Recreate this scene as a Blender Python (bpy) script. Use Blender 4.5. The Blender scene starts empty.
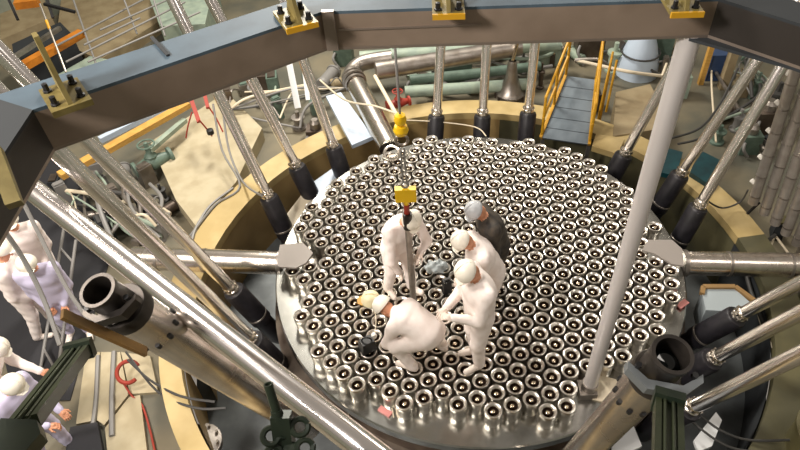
import bpy, bmesh, math, random
import numpy as np
from mathutils import Vector, Matrix, Quaternion, noise
random.seed(7)
S = bpy.context.scene
COL = S.collection
PI = math.pi

# ------------------------------------------------------------------ camera
FPX, CX, CY = 644.294, 435.54, 221.872
RM = [[0.99955, -0.02111, -0.0215], [-0.03013, -0.70025, -0.71326], [0.0, 0.71358, -0.70057]]
CAM = Vector((-0.5727, -6.0068, 6.6238))
cd = bpy.data.cameras.new('camera'); cam = bpy.data.objects.new('camera', cd); COL.objects.link(cam)
cd.sensor_width = 36; cd.lens = FPX / 800 * 36
cd.shift_x = -(CX - 400) / 800; cd.shift_y = (CY - 225) / 800
cd.clip_start = 0.05; cd.clip_end = 100
R = Matrix(RM)
m3 = Matrix((R[0], -R[1], -R[2])).transposed()
cam.matrix_world = Matrix.Translation(CAM) @ m3.to_4x4()
S.camera = cam
# ------------------------------------------------------------------ world, lamps, exposure
S.view_settings.view_transform = 'Standard'; S.view_settings.look = 'None'
S.view_settings.gamma = 1; S.view_settings.use_curve_mapping = False
S.view_settings.exposure = 0.35
W = bpy.data.worlds.new('hall_air'); S.world = W; W.use_nodes = True
W.node_tree.nodes['Background'].inputs[0].default_value = (0.62, 0.55, 0.47, 1)
W.node_tree.nodes['Background'].inputs[1].default_value = 0.36
def area(name, loc, target, size, power, color, size_y=None):  # unseen overhead lamps, placed and sized to shape glints and rod highlights
    l = bpy.data.lights.new(name, 'AREA'); l.energy = power; l.color = color; l.size = size
    if size_y: l.shape = 'RECTANGLE'; l.size_y = size_y
    o = bpy.data.objects.new(name, l); COL.objects.link(o); o.location = loc
    o.rotation_euler = (Vector(target) - Vector(loc)).to_track_quat('-Z', 'Y').to_euler()
    return o
area('unseen_lamp', (-3.2, 7.5, 8.5), (-1.2, 1.2, 0.3), 1.6, 1150, (1, 0.94, 0.84), 3.0)
area('unseen_lamp', (4.0, 7.5, 9.5), (0.8, 0.5, 0), 1.2, 130, (1, 0.90, 0.78))
area('unseen_lamp', (-8.0, -2.5, 8.5), (-2, -1, 0), 1.2, 560, (1, 0.90, 0.80), 3.5)
area('unseen_lamp', (-6.0, -6.8, 9.0), (0.2, -1, 1.0), 1.3, 760, (1, 0.93, 0.87))  # added to brighten the middle beam web and leave the left dim
area('unseen_lamp', (6.5, -4.0, 9.0), (2, -1, 0), 1.5, 110, (1, 0.92, 0.84), 3.0)

# ------------------------------------------------------------------ pixel helpers (photo ray -> world point)
def ray(u, v):
    return R.transposed() @ Vector(((u - CX) / FPX, (v - CY) / FPX, 1.0))
def PZ(u, v, z):
    d = ray(u, v); return CAM + d * ((z - CAM.z) / d.z)
def PD(u, v, dep): return CAM + ray(u, v) * dep
def pol(az, r, z): a = math.radians(az); return Vector((r * math.cos(a), r * math.sin(a), z))
def cone_pt(u, v, r0, z0, k):
    d = ray(u, v); best = None
    for i in range(1, 1400):                       # the far crossing of the pixel ray with the rod cone
        p = CAM + d * (i * 0.01 + 1.5)
        e = abs(math.hypot(p.x, p.y) - (r0 + k * (p.z - z0)))
        if p.z < z0 + 0.15: break
        if e < 0.02: best = p.copy()
        elif best is not None and (p - best).length > 0.3: break
    return best

# ------------------------------------------------------------------ materials
def lin(h):
    h = h.lstrip('#'); c = [int(h[i:i + 2], 16) / 255 for i in (0, 2, 4)]
    return tuple((x / 12.92 if x <= 0.04045 else ((x + 0.055) / 1.055) ** 2.4) for x in c) + (1,)
def mat(name, col, rough=0.5, metal=0.0, col2=None, scale=8.0, bump=0.0, rvar=0.0, stretch=None, detail=4):
    m = bpy.data.materials.new(name); m.use_nodes = True
    nt = m.node_tree; b = nt.nodes['Principled BSDF']
    b.inputs['Base Color'].default_value = lin(col); b.inputs['Roughness'].default_value = rough
    b.inputs['Metallic'].default_value = metal
    if col2 or bump or rvar:
        tc = nt.nodes.new('ShaderNodeTexCoord'); n = nt.nodes.new('ShaderNodeTexNoise')
        n.inputs['Scale'].default_value = scale; n.inputs['Detail'].default_value = detail
        src = tc.outputs['Object']
        if stretch:
            mp = nt.nodes.new('ShaderNodeMapping'); mp.inputs['Scale'].default_value = stretch
            nt.links.new(src, mp.inputs['Vector']); src = mp.outputs['Vector']
        nt.links.new(src, n.inputs['Vector'])
        if col2:
            rp = nt.nodes.new('ShaderNodeValToRGB')
            rp.color_ramp.elements[0].color = lin(col); rp.color_ramp.elements[1].color = lin(col2)
            rp.color_ramp.elements[0].position = 0.38; rp.color_ramp.elements[1].position = 0.62
            nt.links.new(n.outputs['Fac'], rp.inputs['Fac']); nt.links.new(rp.outputs['Color'], b.inputs['Base Color'])
        if rvar:
            mr = nt.nodes.new('ShaderNodeMapRange'); mr.inputs['To Min'].default_value = max(0.02, rough - rvar); mr.inputs['To Max'].default_value = rough + rvar
            nt.links.new(n.outputs['Fac'], mr.inputs['Value']); nt.links.new(mr.outputs['Result'], b.inputs['Roughness'])
        if bump:
            bp = nt.nodes.new('ShaderNodeBump'); bp.inputs['Strength'].default_value = bump; bp.inputs['Distance'].default_value = 0.02
            nt.links.new(n.outputs['Fac'], bp.inputs['Height']); nt.links.new(bp.outputs['Normal'], b.inputs['Normal'])
    return m
M = {}
M['steel'] = mat('polished_steel', '#e4dcd2', 0.26, 1.0, col2='#cfc6ba', scale=6, rvar=0.06)
M['rod'] = mat('rod_steel', '#f6f1ee', 0.20, 1.0)
M['tube'] = mat('nozzle_steel', '#e2ddd4', 0.30, 1.0)
M['slate_dark'] = mat('dark_slate_and_shade', '#23272a', 0.85, 0.0)  # dark paint; also painted-in shade on beam flange and right pit wall
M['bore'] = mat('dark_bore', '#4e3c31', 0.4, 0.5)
M['gap_shade'] = mat('nozzle_gap_shade', '#6a635b', 0.4, 0.6)
M['bracket'] = mat('bracket_grey', '#918a84', 0.6, 0.2)
M['yellow_d'] = mat('dull_yellow', '#b98a16', 0.5)
M['box_blue'] = mat('box_blue_grey', '#a3adb1', 0.5)
M['wood_d'] = mat('dull_wood', '#8d6f45', 0.6)
M['saddle'] = mat('saddle_grey', '#6c7173', 0.45, 0.4)
M['grey_bag'] = mat('grey_plastic', '#9aa2a4', 0.35)
M['pin'] = mat('pin_steel', '#e0cfb4', 0.22, 1.0)
M['plate'] = mat('plate_steel', '#b9b9b4', 0.22, 1.0, col2='#95948e', scale=3, rvar=0.08)
M['dsteel'] = mat('dark_steel', '#5b5048', 0.45, 0.8, col2='#6f655b', scale=4)
M['grey_steel'] = mat('grey_steel', '#a7a099', 0.38, 0.85, col2='#8d867e', scale=5)
M['sleeve'] = mat('black_sleeve', '#17161a', 0.42, 0.0, col2='#232126', scale=9)
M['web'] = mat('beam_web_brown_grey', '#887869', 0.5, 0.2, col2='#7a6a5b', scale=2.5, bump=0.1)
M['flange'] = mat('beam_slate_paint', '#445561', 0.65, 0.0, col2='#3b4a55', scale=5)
M['web_shaded'] = mat('beam_web_shaded', '#2b2622', 0.5, 0.2)  # beam web darkened to paint in the shadow on the side segments
M['edge'] = mat('beam_edge', '#8c7f74', 0.4, 0.6)
M['brass'] = mat('yellowed_bracket', '#75683a', 0.5, 0.1, col2='#63572c', scale=12)
M['yellow'] = mat('yellow_paint', '#c9961c', 0.5, 0.0, col2='#b58413', scale=9)
M['yellow_b'] = mat('bright_yellow', '#f2c413', 0.4)
M['orange'] = mat('orange_paint', '#bd741c', 0.5, 0, col2='#a86416', scale=6)
M['black'] = mat('black', '#101012', 0.5)
M['white'] = mat('white_cloth', '#fbf1ec', 0.85, 0, col2='#f4e8e2', scale=9, bump=0.25)
M['helmet'] = mat('white_helmet', '#f6f0e2', 0.35)
M['helmet_c'] = mat('cream_helmet', '#e6dbb4', 0.4)
M['helmet_g'] = mat('grey_helmet', '#b9bcc0', 0.4)
M['skin'] = mat('skin', '#d99a78', 0.6)
M['hair'] = mat('dark_hair', '#2e2018', 0.7)
M['darkcloth'] = mat('dark_clothing', '#4a4238', 0.85, 0, col2='#2f2c2a', scale=10, bump=0.2)
M['glove'] = mat('pale_glove', '#f0dfd2', 0.7)
M['boot'] = mat('white_boot', '#eee2d8', 0.75)
M['curb'] = mat('cream_curb', '#bda878', 0.6, 0, col2='#a8925f', scale=1.6, bump=0.1)
M['curb_shaded'] = mat('shaded_curb', '#5f5a3e', 0.6, 0, col2='#4d4a35', scale=1.6, bump=0.1)  # cream curb darkened to olive, shade put into the colour
M['curb_wall'] = mat('yellowish_wall', '#a08657', 0.6, 0, col2='#876f44', scale=1.2, bump=0.1)
M['floor'] = mat('worn_concrete', '#736b57', 0.7, 0, col2='#56554a', scale=0.9, bump=0.15)
M['moat'] = mat('moat_grey', '#6a6f70', 0.45, 0.3, col2='#4f5354', scale=2)
M['wall'] = mat('hall_wall', '#8f9384', 0.75, 0, col2='#7b8073', scale=1.5)
M['cream'] = mat('cream_board', '#b3a88c', 0.7, 0, col2='#a3977a', scale=3)
M['beige'] = mat('beige_board', '#958668', 0.7, 0, col2='#857558', scale=3)
M['pgreen'] = mat('pale_green_paint', '#9aa896', 0.55, 0, col2='#88978a', scale=5)
M['green'] = mat('machine_green', '#63766a', 0.5, 0, col2='#54675b', scale=7)
M['dgreen'] = mat('dark_green_paint', '#1e271e', 0.35, 0.3, col2='#283024', scale=8)
M['ogreen'] = mat('olive_green_paint', '#343a28', 0.35, 0.3, col2='#272c1f', scale=6)
M['olive'] = mat('olive_drum', '#645e3e', 0.5, 0.2, col2='#565136', scale=3)
M['teal'] = mat('teal_tarp', '#123e44', 0.35, 0, col2='#0f343a', scale=6)
M['red'] = mat('red_paint', '#96301f', 0.55)
M['wood'] = mat('wood', '#c99d4e', 0.6, 0, col2='#b88a40', scale=6, stretch=(1, 1, 8))
M['cable'] = mat('dark_cable', '#3b3a38', 0.6)
M['gcable'] = mat('grey_cable', '#7d7b78', 0.5)
M['hose'] = mat('cream_hose', '#d8cbb2', 0.5)
M['paper'] = mat('white_panel', '#dfe1e2', 0.5)
M['bpanel'] = mat('pale_blue_panel', '#b8c6d6', 0.4)
M['gpanel'] = mat('grey_blue_deck_plate', '#7f8a92', 0.45, 0.5, col2='#6f7a82', scale=4)
M['pink'] = mat('pink_tag', '#d9908a', 0.6)
M['mat'] = mat('dark_rubber', '#232327', 0.7)
M['lilac'] = mat('pale_lilac_coverall', '#c9c4de', 0.85, 0, bump=0.2)
M['blue'] = mat('blue_paint', '#35486a', 0.5)
M['rack'] = mat('rack_tube_paint', '#aaa39b', 0.4, 0.5, col2='#9d958c', scale=7)
M['bulb'] = mat('white_clip', '#efece4', 0.4)
M['copper'] = mat('warm_steel', '#c9a06a', 0.3, 1.0, col2='#a88a68', scale=4)
M['hollow'] = mat('hollow_tube_steel', '#d6cfc8', 0.26, 1.0, col2='#bdb3aa', scale=3, rvar=0.06)
M['collar'] = mat('dark_collar', '#302c29', 0.35, 0.6, col2='#3e3934', scale=8)
M['glass'] = mat('lens_dark', '#0d1517', 0.08, 0.0)

# ------------------------------------------------------------------ mesh builder
def frame(p1, p2=None, d=None):
    z = (Vector(p2) - Vector(p1) if d is None else Vector(d)).normalized()
    up = Vector((0, 0, 1)) if abs(z.z) < 0.98 else Vector((0, 1, 0))
    x = up.cross(z).normalized(); y = z.cross(x)
    return Matrix.Translation(Vector(p1)) @ Matrix((x, y, z)).transposed().to_4x4()
class MB:
    def __init__(s): s.v = []; s.f = []; s.mi = []
    def add(s, vs, fs, mi=0):
        n = len(s.v); s.v += [tuple(v) for v in vs]; s.f += [tuple(i + n for i in f) for f in fs]; s.mi += [mi] * len(fs); return s
    def box(s, c, size, rot=None, mi=0, taper=1.0):
        a, b, h = [x / 2 for x in size]; m = rot or Matrix.Identity(3); c = Vector(c)
        vs = [c + m @ Vector(p) for p in [(-a, -b, -h), (a, -b, -h), (a, b, -h), (-a, b, -h), (-a * taper, -b * taper, h), (a * taper, -b * taper, h), (a * taper, b * taper, h), (-a * taper, b * taper, h)]]
        return s.add(vs, [(3, 2, 1, 0), (4, 5, 6, 7), (0, 1, 5, 4), (1, 2, 6, 5), (2, 3, 7, 6), (3, 0, 4, 7)], mi)
    def bar(s, p1, p2, w, h, mi=0):
        f = frame(p1, p2); L = (Vector(p2) - Vector(p1)).length
        return s.box(f @ Vector((0, 0, L / 2)), (w, h, L), f.to_3x3(), mi)
    def lathe(s, prof, fr=None, seg=16, mi=0, a0=0, a1=2 * PI, mis=None):
        fr = fr or Matrix.Identity(4); full = abs(a1 - a0 - 2 * PI) < 1e-6
        k = seg if full else seg + 1; vs = []; fs = []
        for (r, z) in prof:
            for j in range(k):
                a = a0 + (a1 - a0) * j / seg; vs.append(fr @ Vector((r * math.cos(a), r * math.sin(a), z)))
        n0 = len(s.f)
        for i in range(len(prof) - 1):
            for j in range(seg):
                j2 = (j + 1) % k
                fs.append((i * k + j, i * k + j2, (i + 1) * k + j2, (i + 1) * k + j))
        s.add(vs, fs, mi)
        if mis:
            for i in range(len(prof) - 1):
                for j in range(seg): s.mi[n0 + i * seg + j] = mis[i]
        return s
    def cyl(s, p1, p2, r, r2=None, seg=14, mi=0):
        r2 = r if r2 is None else r2; L = (Vector(p2) - Vector(p1)).length
        return s.lathe([(0.0001, 0), (r, 0), (r2, L), (0.0001, L)], frame(p1, p2), seg, mi)
    def tube(s, pts, r, seg=8, mi=0):
        pts = [Vector(p) for p in pts]; n = len(pts); vs = []; fs = []
        t = (pts[1] - pts[0]).normalized(); x = t.orthogonal().normalized()
        for i, p in enumerate(pts):
            t = ((pts[min(i + 1, n - 1)] - pts[max(i - 1, 0)])).normalized()
            x = (x - t * x.dot(t)).normalized(); y = t.cross(x)
            rr = r[i] if isinstance(r, (list, tuple)) else r
            for j in range(seg):
                a = 2 * PI * j / seg; vs.append(p + (x * math.cos(a) + y * math.sin(a)) * rr)
        for i in range(n - 1):
            for j in range(seg):
                j2 = (j + 1) % seg; fs.append((i * seg + j, i * seg + j2, (i + 1) * seg + j2, (i + 1) * seg + j))
        fs.append(tuple(range(seg - 1, -1, -1))); fs.append(tuple((n - 1) * seg + j for j in range(seg)))
        return s.add(vs, fs, mi)
    def prism(s, poly, h0, h1, fr=None, mi=0):
        fr = fr or Matrix.Identity(4); n = len(poly)
        vs = [fr @ Vector((x, y, h0)) for x, y in poly] + [fr @ Vector((x, y, h1)) for x, y in poly]
        fs = [tuple(range(n - 1, -1, -1)), tuple(range(n, 2 * n))] + [(i, (i + 1) % n, n + (i + 1) % n, n + i) for i in range(n)]
        return s.add(vs, fs, mi)
    def torus(s, fr, R_, r, seg=20, ss=8, mi=0, a0=0, a1=2 * PI):
        full = abs(a1 - a0 - 2 * PI) < 1e-6
        n = seg if full else seg + 1
        pts = [fr @ Vector((R_ * math.cos(a0 + (a1 - a0) * i / seg), R_ * math.sin(a0 + (a1 - a0) * i / seg), 0)) for i in range(n)]
        if full: pts = pts + [pts[0]]
        return s.tube(pts, r, ss, mi)
    def build(s, name, mats, parent=None, smooth=True, loc=None, ang=35):
        me = bpy.data.meshes.new(name)
        o = bpy.data.objects.new(name, me); COL.objects.link(o)
        off = Vector((0, 0, 0))
        if parent is not None:
            o.parent = parent; p = parent
            while p: off += p.location; p = p.parent
        if loc is not None: o.location = Vector(loc) - off; off = Vector(loc)
        vs = [tuple(Vector(v) - off) for v in s.v] if off.length > 0 else s.v
        me.from_pydata(vs, [], s.f); me.update()
        if not isinstance(mats, (list, tuple)): mats = [mats]
        for m in mats: me.materials.append(M[m] if isinstance(m, str) else m)
        me.polygons.foreach_set('material_index', s.mi)
        bm = bmesh.new(); bm.from_mesh(me); bmesh.ops.remove_doubles(bm, verts=bm.verts, dist=1e-5)
        bmesh.ops.recalc_face_normals(bm, faces=bm.faces); bm.to_mesh(me); bm.free()
        if smooth:
            me.polygons.foreach_set('use_smooth', [True] * len(me.polygons)); me.set_sharp_from_angle(angle=math.radians(ang))
        return o
def tag(o, label=None, cat=None, group=None, kind=None):
    if label: o['label'] = label
    if cat: o['category'] = cat
    if group: o['group'] = group
    if kind: o['kind'] = kind
    return o
def empty(name, loc, label, cat, group=None):
    o = bpy.data.objects.new(name, None); COL.objects.link(o); o.location = Vector(loc); o.empty_display_size = 0.1
    return tag(o, label, cat, group)
def smooth_path(pts, n=6):
    pts = [Vector(p) for p in pts]; out = []
    for i in range(len(pts) - 1):
        p0 = pts[max(i - 1, 0)]; p1 = pts[i]; p2 = pts[i + 1]; p3 = pts[min(i + 2, len(pts) - 1)]
        for k in range(n):
            t = k / n
            out.append(0.5 * ((2 * p1) + (p2 - p0) * t + (2 * p0 - 5 * p1 + 4 * p2 - p3) * t * t + (3 * p1 - p0 - 3 * p2 + p3) * t ** 3))
    out.append(pts[-1]); return out

# ------------------------------------------------------------------ setting: pit, curb, floor, hall wall
FZ = -0.9
def ringprof(name, prof, mname, seg=96, kind='structure', mis=None):
    o = MB().lathe(prof, None, seg, 0, mis=mis).build(name, mname if isinstance(mname, list) else [mname]); o['kind'] = kind; return o
ringprof('floor', [(4.35, FZ), (14.0, FZ)], 'floor')
for k_, (a0_, a1_, mm_) in enumerate(((8, 198, 'curb'), (198, 290, 'curb'), (290, 368, 'curb_shaded'))):
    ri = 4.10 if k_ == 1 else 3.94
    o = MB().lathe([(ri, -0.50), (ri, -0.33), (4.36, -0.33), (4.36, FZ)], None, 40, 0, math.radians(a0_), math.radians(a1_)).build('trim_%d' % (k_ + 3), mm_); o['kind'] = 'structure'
for a0_, a1_, mm_, rw in ((8, 80, 'curb_shaded', 3.92), (80, 198, 'curb_wall', 3.92), (198, 290, 'curb_wall', 4.08), (290, 368, 'slate_dark', 3.92)):  # right-hand wall arcs darkened in colour to stand for shade
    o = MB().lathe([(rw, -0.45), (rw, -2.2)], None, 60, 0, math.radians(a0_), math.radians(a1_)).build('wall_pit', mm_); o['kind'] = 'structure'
ringprof('trim_2', [(2.2, -1.5), (4.2, -1.5)], 'moat')
ringprof('wall_hall', [(13.9, FZ), (13.9, 4.5)], 'wall', 64)

# ------------------------------------------------------------------ reactor plate with its nozzles
RP = 2.775
vessel = empty('reactor_plate', (0, 0, -1.5), 'large round steel plate packed with hundreds of short open-topped nozzles', 'reactor plate')
MB().lathe([(0.001, -0.12), (RP, -0.12), (RP + 0.0, -0.015), (RP - 0.015, 0), (0.001, 0)], None, 128).build('plate_disc', 'plate', vessel)
MB().lathe([(RP - 0.09, -0.12), (RP - 0.09, -0.5), (RP + 0.1, -0.52), (RP + 0.1, -0.62), (RP - 0.15, -0.64), (RP - 0.15, -1.5)], None, 128).build('vessel_wall', 'dsteel', vessel)
MB().lathe([(0.001, .001), (2.28, .001), (2.28, .004), (.001, .004)], None, 64).build('gap_shade_disc', 'gap_shade', vessel)  # thin dark disc added to deepen the shade between nozzles
E1 = Vector((0.9612, 0.276, 0)) * 0.225; E2 = Vector((0.9612 * 0.5 + 0.276 * 0.8660254, 0.276 * 0.5 - 0.9612 * 0.8660254, 0)) * 0.225
O0 = Vector((-0.7616, -2.2553, 0))
H = 0.225
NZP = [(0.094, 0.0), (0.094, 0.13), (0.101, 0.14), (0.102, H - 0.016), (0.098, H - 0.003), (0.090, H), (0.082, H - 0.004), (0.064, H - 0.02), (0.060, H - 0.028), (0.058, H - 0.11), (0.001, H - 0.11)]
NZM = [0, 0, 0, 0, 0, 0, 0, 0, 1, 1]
nz = MB()
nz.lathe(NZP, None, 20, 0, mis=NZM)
pn = MB(); pn.lathe([(0.024, 0), (0.024, 0.07), (0.012, 0.078), (0.001, 0.08)], None, 10)
SKIP = {(3,-15),(3,-14),(2,-13),(3,-13),(0,-10),(20,-7),(19,-6),(19,-5),(22,-10),(22,-21),(21,-22),(19,-23),(16,-23),(1,2),(3,3),(6,3),(7,2),(8,2),(9,2),(11,1),(0,1)}
sites = []
for i in range(-6, 30):
    for j in range(-26, 8):
        a, b = i - 11, j + 10; n = a * a + a * b + b * b
        if n > 129 or (i, j) in SKIP: continue
        p = O0 + E1 * i + E2 * j
        sites.append(((p - CAM).length, p))
sites.sort(key=lambda s: s[0])
first = None
for k, (d, p) in enumerate(sites[:300]):
    if first is None:
        t = nz.build('nozzle', ['tube', 'bore'], vessel); c = pn.build('centre_pin', 'pin', t)
        # meshes are stored at the origin: reset the parent offsets
        t.data.transform(Matrix.Translation(Vector((0, 0, -1.5)))); c.data.transform(Matrix.Translation(Vector((0, 0, -1.5))))
        first = (t, c)
    else:
        t = first[0].copy(); COL.objects.link(t); c = first[1].copy(); COL.objects.link(c); c.parent = t
    t.location = (p.x, p.y, 1.5); c.location = (0, 0, H - 0.10)
    t.rotation_euler = (random.uniform(-.006, .006), random.uniform(-.006, .006), 0)
rest = MB()
for d, p in sites[300:]:
    f = Matrix.Translation(p)
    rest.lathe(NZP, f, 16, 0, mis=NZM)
    rest.lathe([(0.024, H - 0.1), (0.024, H - 0.03), (0.012, H - 0.022), (0.001, H - 0.02)], f, 8, 2)
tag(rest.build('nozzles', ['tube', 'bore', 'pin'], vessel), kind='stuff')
# rim brackets under the horizontal pipes
def rim_bracket(poly, z):
    MB().prism([(p.x, p.y) for p in poly], z, z + 0.03).build('rim_bracket', 'bracket', vessel, smooth=False)
rim_bracket([PZ(u, v, .26) for u, v in ((277, 262), (280, 245), (303, 243), (313, 253), (306, 263), (296, 268), (279, 267))], 0.235)
rim_bracket([PZ(u, v, .26) for u, v in ((642, 250), (648, 240), (672, 240), (682, 249), (684, 266), (672, 264), (655, 254))], 0.235)
for p in (PZ(293, 262, .1), PZ(664, 256, .1)):
    MB().box((p.x, p.y, 0.115), (0.10, 0.16, 0.23)).build('bracket_foot', 'grey_steel', vessel, smooth=False)

# ------------------------------------------------------------------ slanting rods around the plate
KT = 0.306
def rod(joint, upper, label, r=0.078, zj=0.3, ext=1.0, radial=False):
    J = PZ(joint[0], joint[1], zj); rj = math.hypot(J.x, J.y)
    if radial:                                      # upper point in the vertical plane through the plate axis
        nrm_ = Vector((-J.y, J.x, 0)).normalized(); dd = ray(*upper); T = CAM - dd * (nrm_.dot(CAM) / nrm_.dot(dd))
    else: T = cone_pt(upper[0], upper[1], rj, zj, KT)
    d = (T - J).normalized(); top = J + d * ((4.6 - J.z) / d.z) * ext
    bot = J - d * 1.35
    e = empty('slanting_rod', bot, label, 'rod', None)
    MB().lathe([(0.001, 0), (r, 0), (r, (top - J).length - .02), (r * .9, (top - J).length), (0.001, (top - J).length)], frame(J, d=d), 20).build('rod_shaft', 'rod', e)
    f = frame(bot, d=d); L = 1.22
    MB().lathe([(0.001, 0), (r * 1.25, 0), (r * 1.6, .1), (r * 1.6, .5), (r * 1.86, .52), (r * 1.86, L - .03), (r * 1.7, L), (r * .9, L + .01)], f, 18).build('black_sleeve', 'sleeve', e)
    MB().lathe([(r * 1.84, .62), (r * 1.91, .625), (r * 1.91, .65), (r * 1.84, .655)], f, 18).build('sleeve_band', 'grey_steel', e)
    b = MB(); b.lathe([(r, L), (r * 1.22, L + .01), (r * 1.22, L + .05), (r * 1.08, L + .06), (r * 1.08, L + .12), (r, L + .13)], f, 18)
    for k in range(8):
        a = k * PI / 4; q = f @ Vector((r * 1.15 * math.cos(a), r * 1.15 * math.sin(a), L + .085)); b.box(q, (0.022, 0.022, 0.04), f.to_3x3())
    b.build('connector', 'steel', e)
    return J, d
for jn, up, lab in (
    ((437, 108), (441, 45), 'bright vertical-looking rod with black sleeve behind the plate, leftmost of the middle three'),
    ((483, 108), (487, 45), 'bright rod with black sleeve behind the plate, middle one of three under the beam'),
    ((529, 105), (535, 45), 'bright rod with black sleeve just left of the yellow-railed gangway'),
    ((331, 140), (305, 65), 'leaning steel rod with black sleeve beside the white-blue panel'),
    ((293, 160), (252, 80), 'leaning steel rod behind the plate, next left from the white-blue panel rod'),
    ((265, 190), (219, 95), 'leaning steel rod with black sleeve just above the left horizontal pipe'),
    ((628, 148), (655, 100), 'short-looking steel rod partly behind the pale upright column at right rear'),
    ((685, 168), (760, 57), 'long leaning steel rod at right rear, nearest the teal tarps'),
    ((703, 200), (784, 63), 'long leaning steel rod at right, just above the right horizontal pipe'),
    ((228, 285), (96, 150), 'long leaning steel rod at left, first one below the left horizontal pipe'),
    ((247, 335), (58, 152), 'long leaning steel rod at left, middle of the three below the horizontal pipe'),
    ((745, 312), (800, 283), 'steel rod at lower right with black sleeve beside the pale blue-grey box'),
    ((720, 355), (800, 313), 'steel rod at lower right, middle of the three below the right pipe'),
    ((697, 405), (800, 355), 'steel rod at lower right, lowest of the three, beside the green clamp arm')):
    rod(jn, up, lab, radial=(jn in ((228, 285), (247, 335), (745, 312), (720, 355), (697, 405))))
ta, tb_ = PD(28, 186, 5.5), PD(350, 436, 4.1)
tb_ = tb_ + (tb_ - ta).normalized() * .8; ta = ta - (tb_ - ta).normalized() * 1.2
e = empty('slanting_tube', tb_, 'thick bright tube slanting across the lower left in front of the open-ended tube', 'tube')
MB().cyl(ta, tb_, .093, seg=28).build('tube_body', 'rod', e)
for k in (.08, .97):
    c = tb_.lerp(ta, k); MB().lathe([(.093, -.02), (.099, -.018), (.099, .018), (.093, .02)], frame(c, d=(ta - tb_)), 24).build('end_band', 'grey_steel', e)

# ------------------------------------------------------------------ hollow open-ended tubes held by green clamp arms
def hollow(B, T, label, rb, rn, rc, lens=False):
    d = (T - B).normalized(); L = (T - B).length; f = frame(B, d=d)
    e = empty('open_ended_tube', B, label, 'tube')
    MB().lathe([(0.001, 0), (rb, 0), (rb, L - .62), (rb * .97, L - .60)], f, 32).build('tube_body', 'hollow', e)
    c = MB(); c.lathe([(rb * .95, L - .66), (rb * 1.06, L - .65), (rb * 1.06, L - .36), (rc, L - .35), (rc, L - .27), (rc * .93, L - .25), (rn, L - .25)], f, 32, 0, mis=[1, 1, 1, 0, 0, 0])
    co = c.build('collar', ['collar', 'hollow'], e)
    for k in range(10):
        s = MB(); a = k * PI / 5; q = f @ Vector((rb * 1.05 * math.cos(a), rb * 1.05 * math.sin(a), L - .62)); q2 = f @ Vector((rb * 1.05 * math.cos(a), rb * 1.05 * math.sin(a), L - .66)); s.cyl(q2, q, .018, seg=8); s.build('slot_bolt', 'black', co)
    MB().lathe([(rn * .98, L - .30), (rn, L - .24), (rn, L - .05), (rn * 1.04, L - .04), (rn * 1.04, L), (rn * .84, L), (rn * .8, L - .02), (rn * .78, L - .22), (0.001, L - .23)], f, 32, 0, mis=NZM).build('open_neck', ['collar', 'black'], e)
    if lens:
        MB().lathe([(0.001, L - .12), (rn * .45, L - .11), (rn * .78, L - .14)], f, 24).build('inner_lens', 'glass', e)
    return f, L
KB = pol(-130, 3.2, 0.0); KTp = PD(97, 290, 3.95)
fK, LK = hollow(KB, KTp, 'big open-ended steel tube at lower left with dark collar and black hollow mouth', .15, .112, .168)
LB = PZ(545, 492, .1); LTp = PD(673, 354, 3.65)
fL, LL = hollow(LB, LTp, 'big open-ended steel tube at lower right with a glassy dark mouth', .128, .118, .15, True)

# ------------------------------------------------------------------ ring beam overhead (between camera and plate)
ZB, ZT = 4.5, 4.75
s_ = 0.81
def rb(x, y): return Vector((CAM.x + (x - CAM.x) * s_, CAM.y + (y - CAM.y) * s_, 0))
V = [Vector((-0.2, -7.9, 0)), Vector((-1.3, -6.35, 0)), Vector((-2.55, -5.05, 0)), rb(-3.12, -2.52), rb(-1.40, -1.29), rb(1.68, -1.27), rb(3.5, -3.05), Vector((2.9, -5.2, 0)), Vector((1.9, -6.9, 0)), Vector((0.9, -7.9, 0))]
cen = Vector((0.1, -5.2, 0))
beam = empty('ring_beam', (cen.x, cen.y, ZB), 'big polygonal ring girder crossing the top of the view, slate top and brown side', 'girder')
beam_fr = []
n = len(V)
def offs(w):
    out = []
    for i in range(n):
        a = (V[i] - V[i - 1]).normalized(); b = (V[(i + 1) % n] - V[i]).normalized()
        na = Vector((a.y, -a.x, 0)) * -1; nb = Vector((b.y, -b.x, 0)) * -1
        m_ = (na + nb).normalized(); out.append(V[i] + m_ * (w / max(.3, m_.dot(na))))
    return out
sgn = 1 if (offs(.1)[4] - cen).length > (V[4] - cen).length else -1
Vo = offs(.27 * sgn); Vw = offs(.03 * sgn); Vi = offs(-.012 * sgn)
for i in range(n - 1):
    j = i + 1
    MB().prism([(p.x, p.y) for p in (V[i], V[j], Vw[j], Vw[i])], ZB, ZT - .02).build('beam_web', 'web' if i in (3, 4) else 'web_shaded', beam, smooth=False)
    MB().prism([(p.x, p.y) for p in (V[i], V[j], Vo[j], Vo[i])], ZT - .02, ZT).build('top_flange', 'flange' if i in (3, 4) else 'slate_dark', beam, smooth=False)  # flange beyond the lit segments coloured dark to stand for shadow
    MB().prism([(p.x, p.y) for p in (V[i], V[j], Vo[j], Vo[i])], ZB - .02, ZB).build('bottom_flange', 'edge', beam, smooth=False)
    MB().prism([(p.x, p.y) for p in (Vo[i], Vo[j], offs(.25 * sgn)[j], offs(.25 * sgn)[i])], ZB, ZT - .02).build('outer_web', 'slate_dark', beam, smooth=False)
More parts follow.
